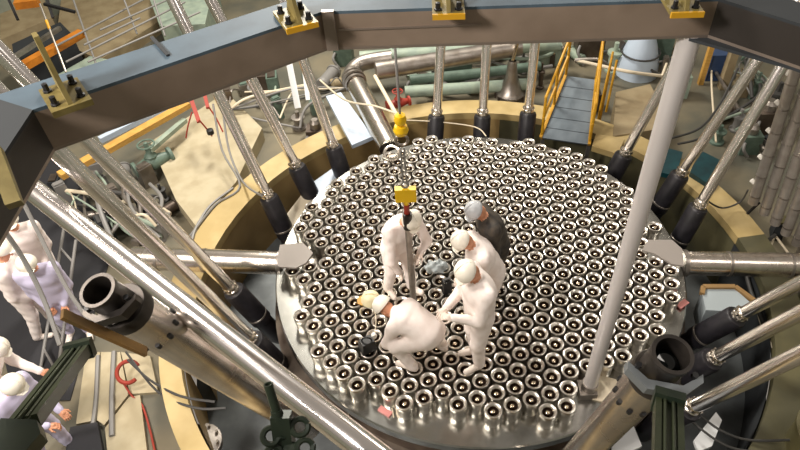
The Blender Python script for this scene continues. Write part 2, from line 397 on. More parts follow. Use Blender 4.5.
# corner strip, seam and gusset
p = V[4]; MB().box((p.x + .035, p.y - .012, (ZB + ZT) / 2), (.075, .03, ZT - ZB + .02)).build('corner_strip', 'edge', beam, smooth=False)
a, b = V[4], V[5]; u_ = (b - a).normalized(); nrm = Vector((u_.y, -u_.x, 0))
if (nrm).dot(cen - a) < 0: nrm = -nrm
mb = MB(); mb.bar(a + u_ * .09 + nrm * .004 + Vector((0, 0, (ZB + ZT) / 2)), a + u_ * 1.0 + nrm * .004 + Vector((0, 0, (ZB + ZT) / 2 + .005)), .012, .012); mb.build('weld_seam', 'edge', beam, smooth=False)
g0 = V[5]; ua = (V[4] - g0).normalized(); ub = (V[6] - g0).normalized()
q = [g0, g0 + ua * .02, g0 + (ua * .02 + ub * .06), g0 + ub * 1.6, g0 + ub * 1.6 + (Vo[5] - V[5]), Vo[5]]
MB().prism([(x.x, x.y) for x in (g0 + ua * .12, g0 + ub * .55 + nrm * .0, g0 + ub * 1.3, Vo[5])], ZB - .04, ZB - .02).build('corner_gusset', 'slate_dark', beam, smooth=False)
# flange joint lines
for (u, v) in ((160, 47), (224, 14)):
    pp = PZ(u, v, ZT)
def bolt_bracket(u, v, fin_h, ang, w=.20, l=.26, edge='yellow_d', fin_in=True, plate_t=.025):
    c = PZ(u, v, ZT + .02)
    rot = Matrix.Rotation(math.radians(ang), 3, 'Z')
    b_ = MB().box((c.x, c.y, ZT + plate_t / 2 + .002), (w, l, plate_t), rot)
    o = b_.build('bolted_bracket', 'brass', beam, smooth=False)
    fr = Matrix.Translation(Vector((c.x, c.y, ZT + plate_t))) @ rot.to_4x4() @ Matrix.Rotation(PI / 2, 4, 'X') @ Matrix.Rotation(PI / 2, 4, 'Y')
    MB().prism([(-l * .48, 0), (l * .48, 0), (l * .35, fin_h * .35), (l * .12, fin_h), (-l * .1, fin_h), (-l * .3, fin_h * .4)], -.012, .012, fr).build('bracket_fin', 'brass', o, smooth=False)
    MB().box(Vector((c.x, c.y, ZT + .012)) + rot @ Vector((0, -l / 2 - .008, 0)), (w, .016, .035), rot).build('front_edge', edge, o, smooth=False)
    for sx in (-1, 1):
        for sy in (-1, 1):
            q_ = Vector((c.x, c.y, ZT + plate_t)) + rot @ Vector((sx * w * .32, sy * l * .3, 0))
            MB().lathe([(.024, 0), (.024, .012), (.016, .014), (.016, .05), (.001, .052)], Matrix.Translation(q_), 6).build('bolt', 'black', o, smooth=False)
    return o
bolt_bracket(65, 95, .34, 36, edge='brass'); bolt_bracket(295, 17, .16, 26); bolt_bracket(448, 5, .2, 0); bolt_bracket(681, 3, .2, 0)
# inner stiffeners seen as dark lines on the flange
for (u, v, an) in ((160, 47, 36),):
    c = PZ(u, v, ZT); rot = Matrix.Rotation(math.radians(an), 3, 'Z')
    MB().box((c.x, c.y, ZT + .006), (.02, .27, .012), rot).build('flange_joint', 'slate_dark', beam, smooth=False)
# yellow bracket hanging at the far left of the beam
c = PD(13, 178, 2.55)
MB().bar(PD(-6, 150, 2.55), PD(15, 205, 2.5), .055, .05).build('yellow_bracket', 'brass', beam, smooth=False)

# ------------------------------------------------------------------ green clamp arms
def clamp_arm(p_clamp, p_base, f, L, label, wd=.075, base_beam=True):
    e = empty('clamp_arm', p_base, label, 'clamp')
    d = (p_clamp - p_base).normalized(); fr = frame(p_base, d=d); LL_ = (p_clamp - p_base).length
    b = MB()
    for sx in (-1, 1): b.box(fr @ Vector((sx * wd * .9, 0, LL_ / 2)), (wd * .5, wd * 1.2, LL_), fr.to_3x3())
    b.box(fr @ Vector((0, 0, LL_ / 2)), (wd * 1.4, wd * .5, LL_), fr.to_3x3())
    for sx in (-.35, .35): b.cyl(fr @ Vector((sx * wd, -wd * .5, 0)), fr @ Vector((sx * wd, -wd * .5, LL_)), wd * .16, seg=8)
    for sx in (-.35, .35): b.cyl(fr @ Vector((sx * wd, wd * .5, 0)), fr @ Vector((sx * wd, wd * .5, LL_)), wd * .16, seg=8)
    b.build('arm', 'ogreen', e, smooth=False)
    MB().box(fr @ Vector((0, 0, LL_ + .0)), (wd * 2.6, wd * 2.0, .07), fr.to_3x3()).build('arm_head', 'dgreen', e, smooth=False)
    return e, fr, LL_

# saddle under the tubes: a shallow V plate across the tube
def saddle(e, fr_tube, zpos, r, side_dir, mname='grey_steel', w=.075):
    axis = (fr_tube.to_3x3() @ Vector((0, 0, 1)))
    cpt = fr_tube @ Vector((0, 0, zpos))
    y = (side_dir - axis * side_dir.dot(axis)).normalized(); x = y.cross(axis)
    m_ = Matrix((x, y, axis)).transposed().to_4x4(); m_.translation = cpt
    poly = [(-1.75 * r, .25 * r), (-.8 * r, .98 * r), (.8 * r, .98 * r), (1.75 * r, .25 * r), (1.75 * r, .65 * r), (.85 * r, 1.45 * r), (-.85 * r, 1.45 * r), (-1.75 * r, .65 * r)]
    MB().prism(poly, -w / 2, w / 2, m_).build('clamp_saddle', mname, e, smooth=False)
    for sx in (-1, 1):
        MB().cyl(m_ @ Vector((sx * 1.3 * r, .45 * r, w * .5)), m_ @ Vector((sx * 1.3 * r, .45 * r, w * .5 + .03)), .02, seg=6).build('saddle_bolt', 'black', e, smooth=False)
axK = fK.to_3x3() @ Vector((0, 0, 1)); axL = fL.to_3x3() @ Vector((0, 0, 1))
cK = fK @ Vector((0, 0, LK - .16)); cL = fL @ Vector((0, 0, LL - .16))
bK = PD(24, 424, 2.9)
sdK = (PD(78, 352, 3.6) - cK)
eK, fr1, l1 = clamp_arm(PD(80, 350, 3.75), bK, fK, LK, 'dark green fluted clamp arm holding the lower-left open tube', wd=.055)
saddle(eK, fK, LK - .16, .10, sdK, 'collar')
MB().bar(PD(62, 314, 3.72), PD(146, 352, 4.15), .07, .025).build('cradle_bar', 'copper', eK, smooth=False)
bL = PD(668, 475, 3.0)
sdL = (PD(668, 400, 3.6) - cL)
eL, fr2, l2 = clamp_arm(PD(668, 402, 3.5), bL, fL, LL, 'olive green clamp arm with grey saddle holding the lower-right open tube', wd=.062)
saddle(eL, fL, LL - .16, .125, sdL, 'saddle')
# base block of the left arm
c = PD(18, 440, 2.85)
bb = MB().prism([(-.09, -.08), (.06, -.08), (.10, .02), (.06, .08), (-.09, .08)], -.06, .04, frame(c, d=Vector((.15, -.1, 1)))); bb.build('arm_base', 'dgreen', eK, smooth=False)
# small green eared fixture at the bottom edge
eF = empty('eared_fixture', PD(285, 470, 3.5), 'small dark green fixture with two ring ears at the bottom edge', 'fixture')
fp = [PD(268, 384, 3.3), PD(276, 410, 3.35), PD(280, 421, 3.38)]
f_ = frame(fp[0], fp[1]); Lf = (fp[1] - fp[0]).length
MB().lathe([(.001, .03), (.014, .03), (.017, 0), (.024, 0), (.024, Lf), (.03, Lf), (.034, Lf + .05)], f_, 16).build('socket_tube', 'dgreen', eF)
p1, p2 = PD(281, 414, 3.36), PD(288, 470, 3.5)
MB().bar(p1, p2, .1, .07).build('fixture_body', 'dgreen', eF, smooth=False)
for (u, v) in ((271, 436), (300, 427), (274, 455), (305, 448)):
    cc = PD(u, v, 3.38); fe = frame(cc, d=(CAM - cc))
    MB().torus(fe, .042, .016, 18, 6).build('ring_ear', 'dgreen', eF)
    MB().bar(cc + (PD(285, v, 3.40) - cc).normalized() * .045, PD(285, v, 3.40), .05, .04).build('ear_arm', 'dgreen', eF, smooth=False)

# ------------------------------------------------------------------ pale upright column
cb = PZ(588, 392, 0.0); ct = PD(685, 34, 4.15)
ct = Vector((1.165, -2.10, 4.48))
e = empty('upright_column', cb, 'pale grey upright pole standing on the plate and rising to the girder', 'column')
MB().cyl(cb, ct, .077, seg=24).build('column_shaft', mat('pale_grey_paint', '#cfcac8', 0.35, 0.35), e)
MB().box(cb + Vector((-.02, -.0, .05)), (.2, .2, .1)).build('column_foot', 'grey_steel', e, smooth=False)
MB().cyl(cb + Vector((0, 0, .06)), cb + Vector((0, 0, .2)), .09, seg=20).build('column_collar', 'grey_steel', e)

# ------------------------------------------------------------------ horizontal radial pipes
def radial_pipe(p1, p2, r, label, joints):
    e = empty('horizontal_pipe', (p1 + p2) / 2, label, 'pipe')
    MB().cyl(p1, p2, r, seg=32).build('pipe_barrel', 'steel', e)
    d = (p2 - p1).normalized()
    for k in joints:
        c = p1 + d * k; MB().lathe([(r, -.02), (r * 1.04, -.018), (r * 1.04, .018), (r, .02)], frame(c, d=d), 32).build('pipe_joint', 'grey_steel', e)
    MB().cyl(p1 - d * .02, p1 + d * .04, r * 1.12, seg=32).build('end_flange', 'grey_steel', e)
radial_pipe(PZ(282, 263, -.02), PZ(134, 258, -.02), .165, 'horizontal bright steel pipe leading left from the plate rim', (1.1, 1.75, 1.9))
radial_pipe(PZ(683, 263, 0.02), PZ(830, 266, 0.02), .165, 'horizontal bright steel pipe leading right from the plate rim', (.6, 1.4))
#@@PEOPLE
# ------------------------------------------------------------------ people (signed-distance bodies meshed with surface nets)
def sd_cone(P, a, b, ra, rb_):
    a = np.array(a); b = np.array(b); ba = b - a; t = np.clip(((P - a) @ ba) / max(ba @ ba, 1e-9), 0, 1)
    return np.linalg.norm(P - a - t[..., None] * ba, axis=-1) - (ra + (rb_ - ra) * t)
def sd_ell(P, c, r, Rt=None):
    q = P - np.array(c)
    if Rt is not None: q = q @ np.array(Rt)
    r = np.array(r); k0 = np.linalg.norm(q / r, axis=-1); k1 = np.linalg.norm(q / (r * r), axis=-1)
    return k0 * (k0 - 1.0) / np.maximum(k1, 1e-9)
def smin(a, b, k):
    h = np.clip(0.5 + 0.5 * (b - a) / k, 0, 1); return b + (a - b) * h - k * h * (1 - h)
def surface_nets(fn, lo, hi, res):
    lo = np.array(lo); hi = np.array(hi); nn = np.ceil((hi - lo) / res).astype(int) + 1
    ax = [lo[i] + np.arange(nn[i]) * res for i in range(3)]
    G = np.stack(np.meshgrid(*ax, indexing='ij'), -1); F = fn(G); I = F < 0
    c = [(i, j, k) for i in (0, 1) for j in (0, 1) for k in (0, 1)]
    def sub(A, o): return A[o[0]:nn[0] - 1 + o[0], o[1]:nn[1] - 1 + o[1], o[2]:nn[2] - 1 + o[2]]
    cnt = sum(sub(I, o).astype(int) for o in c); act = (cnt > 0) & (cnt < 8)
    acc = np.zeros(act.shape + (3,)); num = np.zeros(act.shape)
    for a in c:
        for d in range(3):
            if a[d] == 0:
                b = list(a); b[d] = 1
                fa = sub(F, a); fb = sub(F, b); m = (fa < 0) != (fb < 0)
                t = np.where(m, fa / np.where(m, fa - fb, 1), 0)
                p = np.zeros(act.shape + (3,)); p += np.array(a); p[..., d] += t
                acc += p * m[..., None]; num += m
    idx = -np.ones(act.shape, int); w = np.argwhere(act); idx[act] = np.arange(len(w))
    vs = lo + (w + acc[act] / num[act][:, None]) * res
    fs = []
    for d in range(3):
        e1, e2 = [(1, 2), (2, 0), (0, 1)][d]
        sl = [slice(1, nn[i] - 1) for i in range(3)]; sl[d] = slice(0, nn[d] - 1)
        sb = list(sl); sb[d] = slice(1, nn[d])
        A = I[tuple(sl)]; B = I[tuple(sb)]
        for flip, m in ((False, A & ~B), (True, B & ~A)):
            q = np.argwhere(m); off = np.array([s.start for s in sl]); q = q + off
            def g(s1, s2):
                r_ = q.copy(); r_[:, e1] -= s1; r_[:, e2] -= s2; return idx[r_[:, 0], r_[:, 1], r_[:, 2]]
            f = np.stack([g(1, 1), g(0, 1), g(0, 0), g(1, 0)], 1)
            if flip: f = f[:, ::-1]
            fs.append(f)
    fs = np.concatenate(fs); return vs, fs[(fs >= 0).all(1)]
def sdf_obj(name, fn, pts, pad, res, mname, parent=None, mats=None, facemat=None):
    pts = np.array(pts); vs, fs = surface_nets(fn, pts.min(0) - pad, pts.max(0) + pad, res)
    me = bpy.data.meshes.new(name); me.from_pydata(vs.tolist(), [], fs.tolist()); me.update()
    for m in (mats or [mname]): me.materials.append(M[m])
    if facemat is not None:
        cen_ = vs[fs].mean(1); me.polygons.foreach_set('material_index', facemat(cen_).astype(int))
    me.polygons.foreach_set('use_smooth', [True] * len(me.polygons))
    o = bpy.data.objects.new(name, me); COL.objects.link(o)
    if parent: o.parent = parent
    return o
def person(loc, az, J, label, cloth='white', helmet='helmet', boot='boot', hood=True, handmat='skin', scale=1.0, group=None, curl=0.5):
    """J: joints as (forward, left, up); loc = ground point; az = heading in degrees"""
    a = math.radians(az)
    J = {k: np.array(v, float) * scale for k, v in J.items()}
    s = scale
    prims = []
    def c(a_, b_, r1, r2): prims.append((a_, b_, r1 * s * 1.12, r2 * s * 1.12))
    pel, che, nek = J['pelvis'], J['chest'], J['neck']
    w_ = (J['hipL'] - J['hipR']); 
    c(pel + w_ * .28, pel - w_ * .28, .125, .125)
    mid = (pel + che) / 2; sh = J['shL'] - J['shR']
    c(mid + sh * .16, mid - sh * .16, .125, .125); c(che + sh * .2, che - sh * .2, .135, .135)
    c(pel, mid, .135, .13); c(mid, che, .13, .14)
    c(J['shL'], J['shR'], .075, .075); c(che, nek, .11, .06)
    body = list(prims); limbs = []
    for S_ in 'LR':
        limbs.append([(J['sh' + S_], J['el' + S_], .080 * s, .064 * s), (J['el' + S_], J['wr' + S_], .063 * s, .045 * s)])
        kn = J['kn' + S_]; an = J['an' + S_]
        limbs.append([(J['hip' + S_], kn, .118 * s, .086 * s), (kn, an, .084 * s, .066 * s)])
    hd = J['head']; look = J['look'] / np.linalg.norm(J['look'])
    def fn(P):
        d = None
        for (p, q, r1, r2) in body:
            e_ = sd_cone(P, p, q, r1, r2); d = e_ if d is None else smin(d, e_, .06 * s)
        for l in limbs:
            e_ = smin(sd_cone(P, *l[0]), sd_cone(P, *l[1]), .03 * s); d = smin(d, e_, .035 * s)
        d = smin(d, sd_cone(P, nek, hd, .055 * s, .05 * s), .02 * s)
        # cloth folds
        d = d + .0028 * s * np.sin(P[..., 2] * 42 + 3 * np.sin(P[..., 0] * 17) + P[..., 1] * 12) * np.clip(1 + P[..., 0] * 0, 0, 1)
        return d
    allp = [v for k, v in J.items() if k != 'look']
    def fm(cn):
        dn = sd_cone(cn, nek + (hd - nek) * .45, hd, .06 * s, .06 * s); return (dn < .012 * s)
    o = sdf_obj('person', fn, allp, .22 * s, .02 * s, None, mats=[cloth, 'skin'], facemat=fm)
    o.location = Vector(loc); o.rotation_euler = (0, 0, a)
    tag(o, label, 'person', group)
    # head frame: look = face direction
    up = hd - nek; up = up / np.linalg.norm(up); left = np.cross(up, look); left /= np.linalg.norm(left); up2 = np.cross(look, left)
    Rt = np.stack([look, left, up2], 1)
    def hp(x, y, z): return hd + Rt @ (np.array([x, y, z]) * s)
    def hf(P):
        d = sd_ell(P, hp(0, 0, .02), np.array([.095, .075, .115]) * s, Rt)
        d = smin(d, sd_ell(P, hp(.03, 0, -.055), np.array([.06, .055, .06]) * s, Rt), .03 * s)
        d = smin(d, sd_cone(P, hp(.09, 0, .01), hp(.112, 0, -.02), .010 * s, .016 * s), .012 * s)
        for y in (-.078, .078): d = smin(d, sd_ell(P, hp(-.005, y, -.005), np.array([.02, .01, .032]) * s, Rt), .008 * s)
        for y in (-.03, .03): d = np.maximum(d, -sd_ell(P, hp(.095, y, .012), np.array([.016, .018, .010]) * s, Rt))
        d = np.maximum(d, -sd_ell(P, hp(.092, 0, -.052), np.array([.012, .026, .005]) * s, Rt))
        return d
    h = sdf_obj('head', hf, [hp(-.12, -.1, -.13), hp(.13, .1, .14), hp(-.12, .1, .14), hp(.13, -.1, -.13), hp(.13, .1, -.13), hp(-.12, -.1, .14), hp(-.12, .1, -.13), hp(.13, -.1, .14)], .01, .009 * s, 'skin', o)
    hm = Matrix([[*Rt[0], 0], [*Rt[1], 0], [*Rt[2], 0], [0, 0, 0, 1]]); hm = Matrix.Translation(Vector(hd)) @ hm
    for y in (-.03, .03):
        MB().lathe([(.001, .007), (.005, .005), (.007, 0)], hm @ Matrix.Translation(Vector((.083, y, .012)) * s) @ Matrix.Rotation(PI / 2, 4, 'Y'), 8).build_local('eye', 'black', h)
    ff = hm @ Matrix.Translation(Vector((-.008, 0, .055)) * s) @ Matrix.Rotation(math.radians(-6), 4, 'Y')
    k = s * 1.0
    he = MB().lathe([(.118 * k, -.01 * k), (.124 * k, 0), (.12 * k, .03 * k), (.105 * k, .075 * k), (.075 * k, .108 * k), (.035 * k, .122 * k), (.001, .125 * k)], ff, 20)
    he.prism([(.10 * k, -.085 * k), (.155 * k, -.055 * k), (.17 * k, 0), (.155 * k, .055 * k), (.10 * k, .085 * k)], -.008 * k, .004 * k, ff)
    he.tube([ff @ Vector((.118 * k * math.cos(t_), 0, .125 * k * math.sin(t_) + .004)) for t_ in [PI * q_ / 10 for q_ in range(1, 10)]], .009 * k, 6)
    he.build_local('helmet', helmet, o)
    if hood:
        MB().lathe([(.07 * s, -.02 * s), (.085 * s, .0), (.075 * s, .03 * s), (.06 * s, .035 * s)], Matrix.Translation(Vector(nek)) @ Vector((0, 0, 1)).rotation_difference(Vector(hd - nek)).to_matrix().to_4x4(), 16).build_local('collar', cloth, o)
    # hands with five fingers
    for S_ in 'LR':
        wr = J['wr' + S_]; el = J['el' + S_]; d_ = (wr - el) / np.linalg.norm(wr - el)
        pn_ = J.get('palm' + S_, np.array([0, 0, -1.0])); pn_ = np.array(pn_, float); pn_ = pn_ - d_ * (pn_ @ d_); pn_ /= np.linalg.norm(pn_)
        sd = np.cross(d_, pn_) * (1 if S_ == 'L' else -1)
        def q(x, y, z): return wr + (d_ * x + sd * y + pn_ * z) * s
        seg_ = [(q(-.02, 0, 0), q(.05, 0, 0), .026, .030), (q(.03, .025, 0), q(.085, .03, .002), .014, .013), (q(.03, -.025, 0), q(.08, -.03, .002), .014, .012)]
        fl = [(.03, .070), (.010, .080), (-.010, .075), (-.030, .058)]
        cu = curl
        for y, L_ in fl:
            b0 = q(.085, y, .004); b1 = q(.085 + L_ * .5 * math.cos(cu * .8), y * 1.1, .004 + L_ * .5 * math.sin(cu * .8)); 
            b2 = q(.085 + L_ * .5 * math.cos(cu * .8) + L_ * .5 * math.cos(cu * 2), y * 1.1, .004 + L_ * .5 * math.sin(cu * .8) + L_ * .5 * math.sin(cu * 2))
            seg_ += [(b0, b1, .0095, .0085), (b1, b2, .0085, .007)]
        seg_ += [(q(.02, .025, .005), q(.055, .058, .02), .013, .010), (q(.055, .058, .02), q(.085, .062, .035), .010, .008)]
        def hfn(P):
            d = None
            for (p1, p2, r1, r2) in seg_:
                e_ = sd_cone(P, p1, p2, r1 * s, r2 * s); d = e_ if d is None else smin(d, e_, .006 * s)
            return d
        sdf_obj('hand', hfn, [x[0] for x in seg_] + [x[1] for x in seg_], .04, .006 * s, handmat, o)
        # boots
        an = J['an' + S_]; to = J['toe' + S_]; t_ = to - an
        tf = np.array([t_[0], t_[1], 0]); tf = tf / max(np.linalg.norm(tf), 1e-6); heel = an + np.array([0, 0, -.045 * s]) - tf * .035 * s
        def bf(P):
            d = smin(sd_cone(P, heel, to, .042 * s, .038 * s), sd_cone(P, an + np.array([0, 0, .03]), an - np.array([0, 0, .03]), .058 * s, .048 * s), .03 * s)
            return np.maximum(d, -(P[..., 2] - (min(heel[2], to[2]) - .04 * s)))
        sdf_obj('boot', bf, [an + [0, 0, .06], heel, to], .08, .014 * s, boot, o)
    return o
def build_local(self, name, mats, parent):
    me = bpy.data.meshes.new(name); me.from_pydata([tuple(v) for v in self.v], [], self.f); me.update()
    me.materials.append(M[mats]); o = bpy.data.objects.new(name, me); COL.objects.link(o); o.parent = parent
    bm = bmesh.new(); bm.from_mesh(me); bmesh.ops.remove_doubles(bm, verts=bm.verts, dist=1e-5); bmesh.ops.recalc_face_normals(bm, faces=bm.faces); bm.to_mesh(me); bm.free()
    me.polygons.foreach_set('use_smooth', [True] * len(me.polygons)); me.set_sharp_from_angle(angle=math.radians(40)); return o
MB.build_local = build_local

def stand(lean=.25, bow=.5, stride=.1, armf=.35, armz=.95, spread=.12, **kw):
    """upright pose, leaning forward at the hips"""
    cx = lean; pel = (0, 0, .93); l = math.radians(lean * 60); up = np.array([math.sin(l), 0, math.cos(l)])
    P_ = np.array(pel); ch = P_ + up * .36; nk = P_ + up * .53 + np.array([.02, 0, 0]); b = math.radians(bow * 60)
    hd = nk + np.array([math.sin(l + b * .5), 0, math.cos(l + b * .5)]) * .15
    sh = P_ + up * .47
    J = dict(pelvis=P_, chest=ch, neck=nk, head=hd, look=(math.cos(l + b), 0, -math.sin(l + b)),
             shL=sh + [0, .19, 0], shR=sh + [0, -.19, 0], hipL=P_ + [0, .095, -.04], hipR=P_ + [0, -.095, -.04],
             knL=(.04 + stride * .5, .11, .5), knR=(.03 - stride * .3, -.11, .5), anL=(stride, spread, .09), anR=(-stride, -spread, .09),
             toeL=(stride + .17, spread + .03, .045), toeR=(-stride + .17, -spread - .03, .045))
    J['wrL'] = np.array([sh[0] + armf, .10, armz]); J['wrR'] = np.array([sh[0] + armf - .03, -.10, armz])
    for S_, y in (('L', 1), ('R', -1)):
        m = (J['sh' + S_] + J['wr' + S_]) / 2; J['el' + S_] = m + np.array([-.09, .07 * y, -.10])
    J.update(kw); return J
RT = 0.225
# right front worker
p = PZ(477, 360, RT)
person((p.x, p.y, RT), 200, stand(lean=.03, bow=.9, stride=.02, armf=.27, armz=1.05, spread=.10, wrL=(.34, .12, 1.12), wrR=(.36, -.04, 1.10), elR=(.12, -.22, 1.06), elL=(.10, .24, 1.08)),
       'worker in white coveralls and white helmet standing nearest the right, holding both forearms out', handmat='glove')
p = PZ(489, 316, RT)
person((p.x, p.y, RT), 196, stand(lean=.42, bow=.55, stride=.06, armf=.2, armz=.8), scale=.94, label=
       'worker in white coveralls and helmet leaning forward, half hidden behind the standing white worker', handmat='glove')
p = PZ(494, 290, RT)
person((p.x, p.y, RT), 195, stand(lean=.28, bow=.7, stride=.05, armf=.12, armz=.85),
       'worker in dark patterned clothes and grey helmet, hindmost of the group of three', cloth='darkcloth', helmet='helmet_g', boot='black', scale=.93)
p = PZ(400, 290, RT)
person((p.x, p.y, RT), -50, stand(lean=.34, bow=.7, stride=.09, armf=-.02, armz=.66, spread=.13, wrL=(.36, .10, .95), elL=(.30, .26, 1.0), wrR=(.22, -.14, .66), elR=(.2, -.24, .92)),
       'worker in white coveralls stooping beside the long vertical tool pole', scale=.95, handmat='glove')
p = PZ(416, 353, RT)
# crouching worker bent over with the back level
cr = dict(pelvis=(-.22, 0, .56), chest=(.08, 0, .66), neck=(.24, 0, .66), head=(.36, 0, .65), look=(.45, 0, -1),
          shL=(.16, .18, .63), shR=(.16, -.18, .63), hipL=(-.20, .10, .52), hipR=(-.20, -.10, .52),
          knL=(.10, .26, .40), knR=(.02, -.24, .36), anL=(-.08, .22, .09), anR=(-.26, -.20, .09), toeL=(.10, .25, .045), toeR=(-.09, -.23, .045),
          elL=(.22, .26, .38), elR=(.24, -.20, .38), wrL=(.27, .14, .17), wrR=(.30, -.08, .16))
person((p.x, p.y, RT), 150, cr, 'worker in white coveralls crouching low with bent back over the nozzles', scale=.97, handmat='glove')
# helpers on the lower floor at left
def floor_person(u, v, zh, az, J, label, **kw):
    hd = PZ(u, v, zh)
    a = math.radians(az); off = Matrix.Rotation(a, 3, 'Z') @ Vector((J['head'][0], J['head'][1], 0))
    return person((hd.x - off.x, hd.y - off.y, FZ), az, J, label, **kw)
J1 = stand(lean=.1, bow=.4, stride=.03, armf=.1, armz=.8); 
floor_person(28, 264, FZ + 1.62, -70, J1, 'worker in pale lilac coveralls and white helmet on the lower floor at left', cloth='lilac', handmat='skin')
floor_person(10, 222, FZ + 1.62, -60, stand(lean=.1, bow=.2, armf=.1, armz=.8), 'worker in white on the lower floor at far left, farthest back of the three there')
floor_person(1, 252, FZ + 1.62, 20, stand(lean=.1, bow=.3, armf=.1, armz=.8), 'worker in white at the left picture edge, between two others on the lower floor')
floor_person(9, 384, FZ + 1.62, -10, stand(lean=.2, bow=.6, armf=.32, armz=.95), 'worker in pale coveralls and white helmet at the lower left edge', cloth='lilac')
floor_person(-6, 350, FZ + 1.5, 10, stand(lean=.5, bow=.5, armf=.35, armz=.85), 'worker in white bending forward at the lower left edge, behind the helmeted one')
#@@BACK
# ------------------------------------------------------------------ crane hook and tool pole
tp = PZ(414, 309, RT)
e = empty('tool_pole', (tp.x, tp.y, RT), 'long thin vertical tool pole hanging over the nozzles beside the stooping worker', 'tool')
b = MB(); b.cyl((tp.x, tp.y, RT), (tp.x, tp.y, 1.88), .038, seg=12); b.build('pole', 'grey_steel', e)
b = MB(); b.cyl((tp.x, tp.y, 1.66), (tp.x, tp.y, 1.88), .052, seg=14); b.build('dark_coupling', 'collar', e)
b = MB(); b.cyl((tp.x, tp.y, 1.88), (tp.x, tp.y, 2.0), .03, seg=12); b.build('red_shackle', 'red', e)
e = empty('crane_hook', (tp.x, tp.y, 2.0), 'yellow crane hook block and cables hanging above the tool pole', 'crane hook')
MB().box((tp.x, tp.y, 2.15), (.22, .07, .17)).lathe([(.02, 0), (.03, .02), (.03, .1), (.02, .12)], Matrix.Translation((tp.x, tp.y, 2.0)), 10).build('hook_block', 'yellow_b', e, smooth=False)
MB().torus(Matrix.Translation((tp.x, tp.y, 2.28)) @ Matrix.Rotation(PI / 2, 4, 'X'), .035, .012, 16, 6).build('shackle', 'gcable', e)
for dx in (-.018, .018):
    MB().cyl((tp.x + dx, tp.y, 2.30), (tp.x + dx, tp.y, 2.76), .009, seg=6).build('sling', 'gcable', e)
MB().lathe([(.001, 0), (.06, .01), (.075, .05), (.06, .1), (.001, .12)], Matrix.Translation((tp.x, tp.y, 2.92)), 14).build('hook_swivel', 'yellow_b', e)
MB().lathe([(.001, 0), (.05, .01), (.062, .05), (.05, .1), (.001, .12)], Matrix.Translation((tp.x, tp.y, 3.04)), 14).build('hook_swivel', 'yellow_b', e)
MB().torus(Matrix.Translation((tp.x, tp.y, 2.85)) @ Matrix.Rotation(PI / 2, 4, 'X'), .06, .016, 18, 6).build('hook_ring', 'grey_steel', e)
MB().cyl((tp.x, tp.y, 3.16), (tp.x, tp.y, 7.5), .012, seg=6).build('crane_cable', 'gcable', e)
# big ring of the lifting eye on the rim
c = PZ(392, 153, .34); e = empty('lifting_eye', c, 'round steel lifting eye standing at the rear rim by the fat grey pipe', 'ring')
MB().torus(frame(c, d=Vector((0, -.5, 1))), .12, .022, 24, 8).build('eye_ring', 'steel', e)
MB().cyl((c.x, c.y, .0), (c.x, c.y, .30), .06, seg=16).build('eye_post', 'steel', e)
# ------------------------------------------------------------------ fat diagonal pipe with elbow at rear left
a = PZ(389, 150, .1); b_ = PZ(352, 76, .1)
e = empty('fat_pipe', a, 'fat grey steel pipe sloping down to the rear left of the plate', 'pipe')
MB().cyl(a + Vector((0, .25, -.15)), b_, .19, seg=28).build('pipe_barrel', 'steel', e)
d = (b_ - a).normalized()
for k, r in ((.0, .21), (.12, .225), (.24, .21)):
    c = b_ - d * (.05 + k); MB().lathe([(.19, -.03), (r, -.025), (r, .025), (.19, .03)], frame(c, d=d), 24).build('elbow_band', 'grey_steel', e)
MB().tube(smooth_path([b_, b_ + d * .18 + Vector((.05, 0, 0)), b_ + d * .3 + Vector((.3, .1, .05)), b_ + Vector((.75, .45, .1))]), .15, 20).build('elbow', 'grey_steel', e)
def pipe(pts, r, mname, name, label, cat='pipe', group=None, seg=12, sm=0):
    pts = [Vector(p) for p in pts]
    if sm: pts = smooth_path(pts, sm)
    o = MB().tube(pts, r, seg).build(name, mname); return tag(o, label, cat, group)
# pipes behind
pipe([PZ(376, 71, .3), PZ(520, 47, .3)], .17, 'grey_steel', 'large_pipe', 'large grey horizontal pipe under the girder, right of the fat sloping pipe')
pipe([PZ(360, 58, -.2), PZ(560, 44, -.2)], .14, 'pgreen', 'large_pipe', 'pale green pipe just under the girder behind the middle rods')
pipe([PZ(405, 92, -.45), PZ(532, 84, -.45)], .12, 'pgreen', 'large_pipe', 'pale green low pipe running behind the middle rods above the curb')
pipe([PZ(410, 80, -.4), PZ(470, 74, -.4), PZ(540, 66, -.4)], .10, 'green', 'large_pipe', 'grey green pipe behind the middle rods, between two pale ones')
pipe([PZ(375, 76, .25), PZ(400, 121, .25)], .035, 'hose', 'wooden_pole', 'cream pole leaning beside the fat sloping pipe', 'pole')
# white-blue panel
c1 = [PZ(u, v, -.1) for u, v in ((326, 97), (341, 93), (373, 137), (352, 146))]
o = MB().prism([(p.x, p.y) for p in c1], -.16, -.08).build('rectangular_panel', 'bpanel', smooth=False); tag(o, 'pale white-blue rectangular panel lying between the fat pipe and a leaning rod', 'panel')
c1 = [PZ(u, v, -.3) for u, v in ((313, 182), (333, 168), (340, 174), (317, 196))]
o = MB().prism([(p.x, p.y) for p in c1], -.34, -.3).build('cloth_panel', 'bpanel', smooth=False); tag(o, 'pale sheet lying in the gap at the rear left rim of the plate', 'sheet')
c1 = [PZ(u, v, -.34) for u, v in ((286, 215), (305, 190), (311, 203), (292, 232))]
o = MB().prism([(p.x, p.y) for p in c1], -.38, -.34).build('cloth_panel', 'pink', smooth=False); o.data.materials[0] = M['hose']; tag(o, 'beige sheet in the gap between two black sleeves at left', 'sheet')
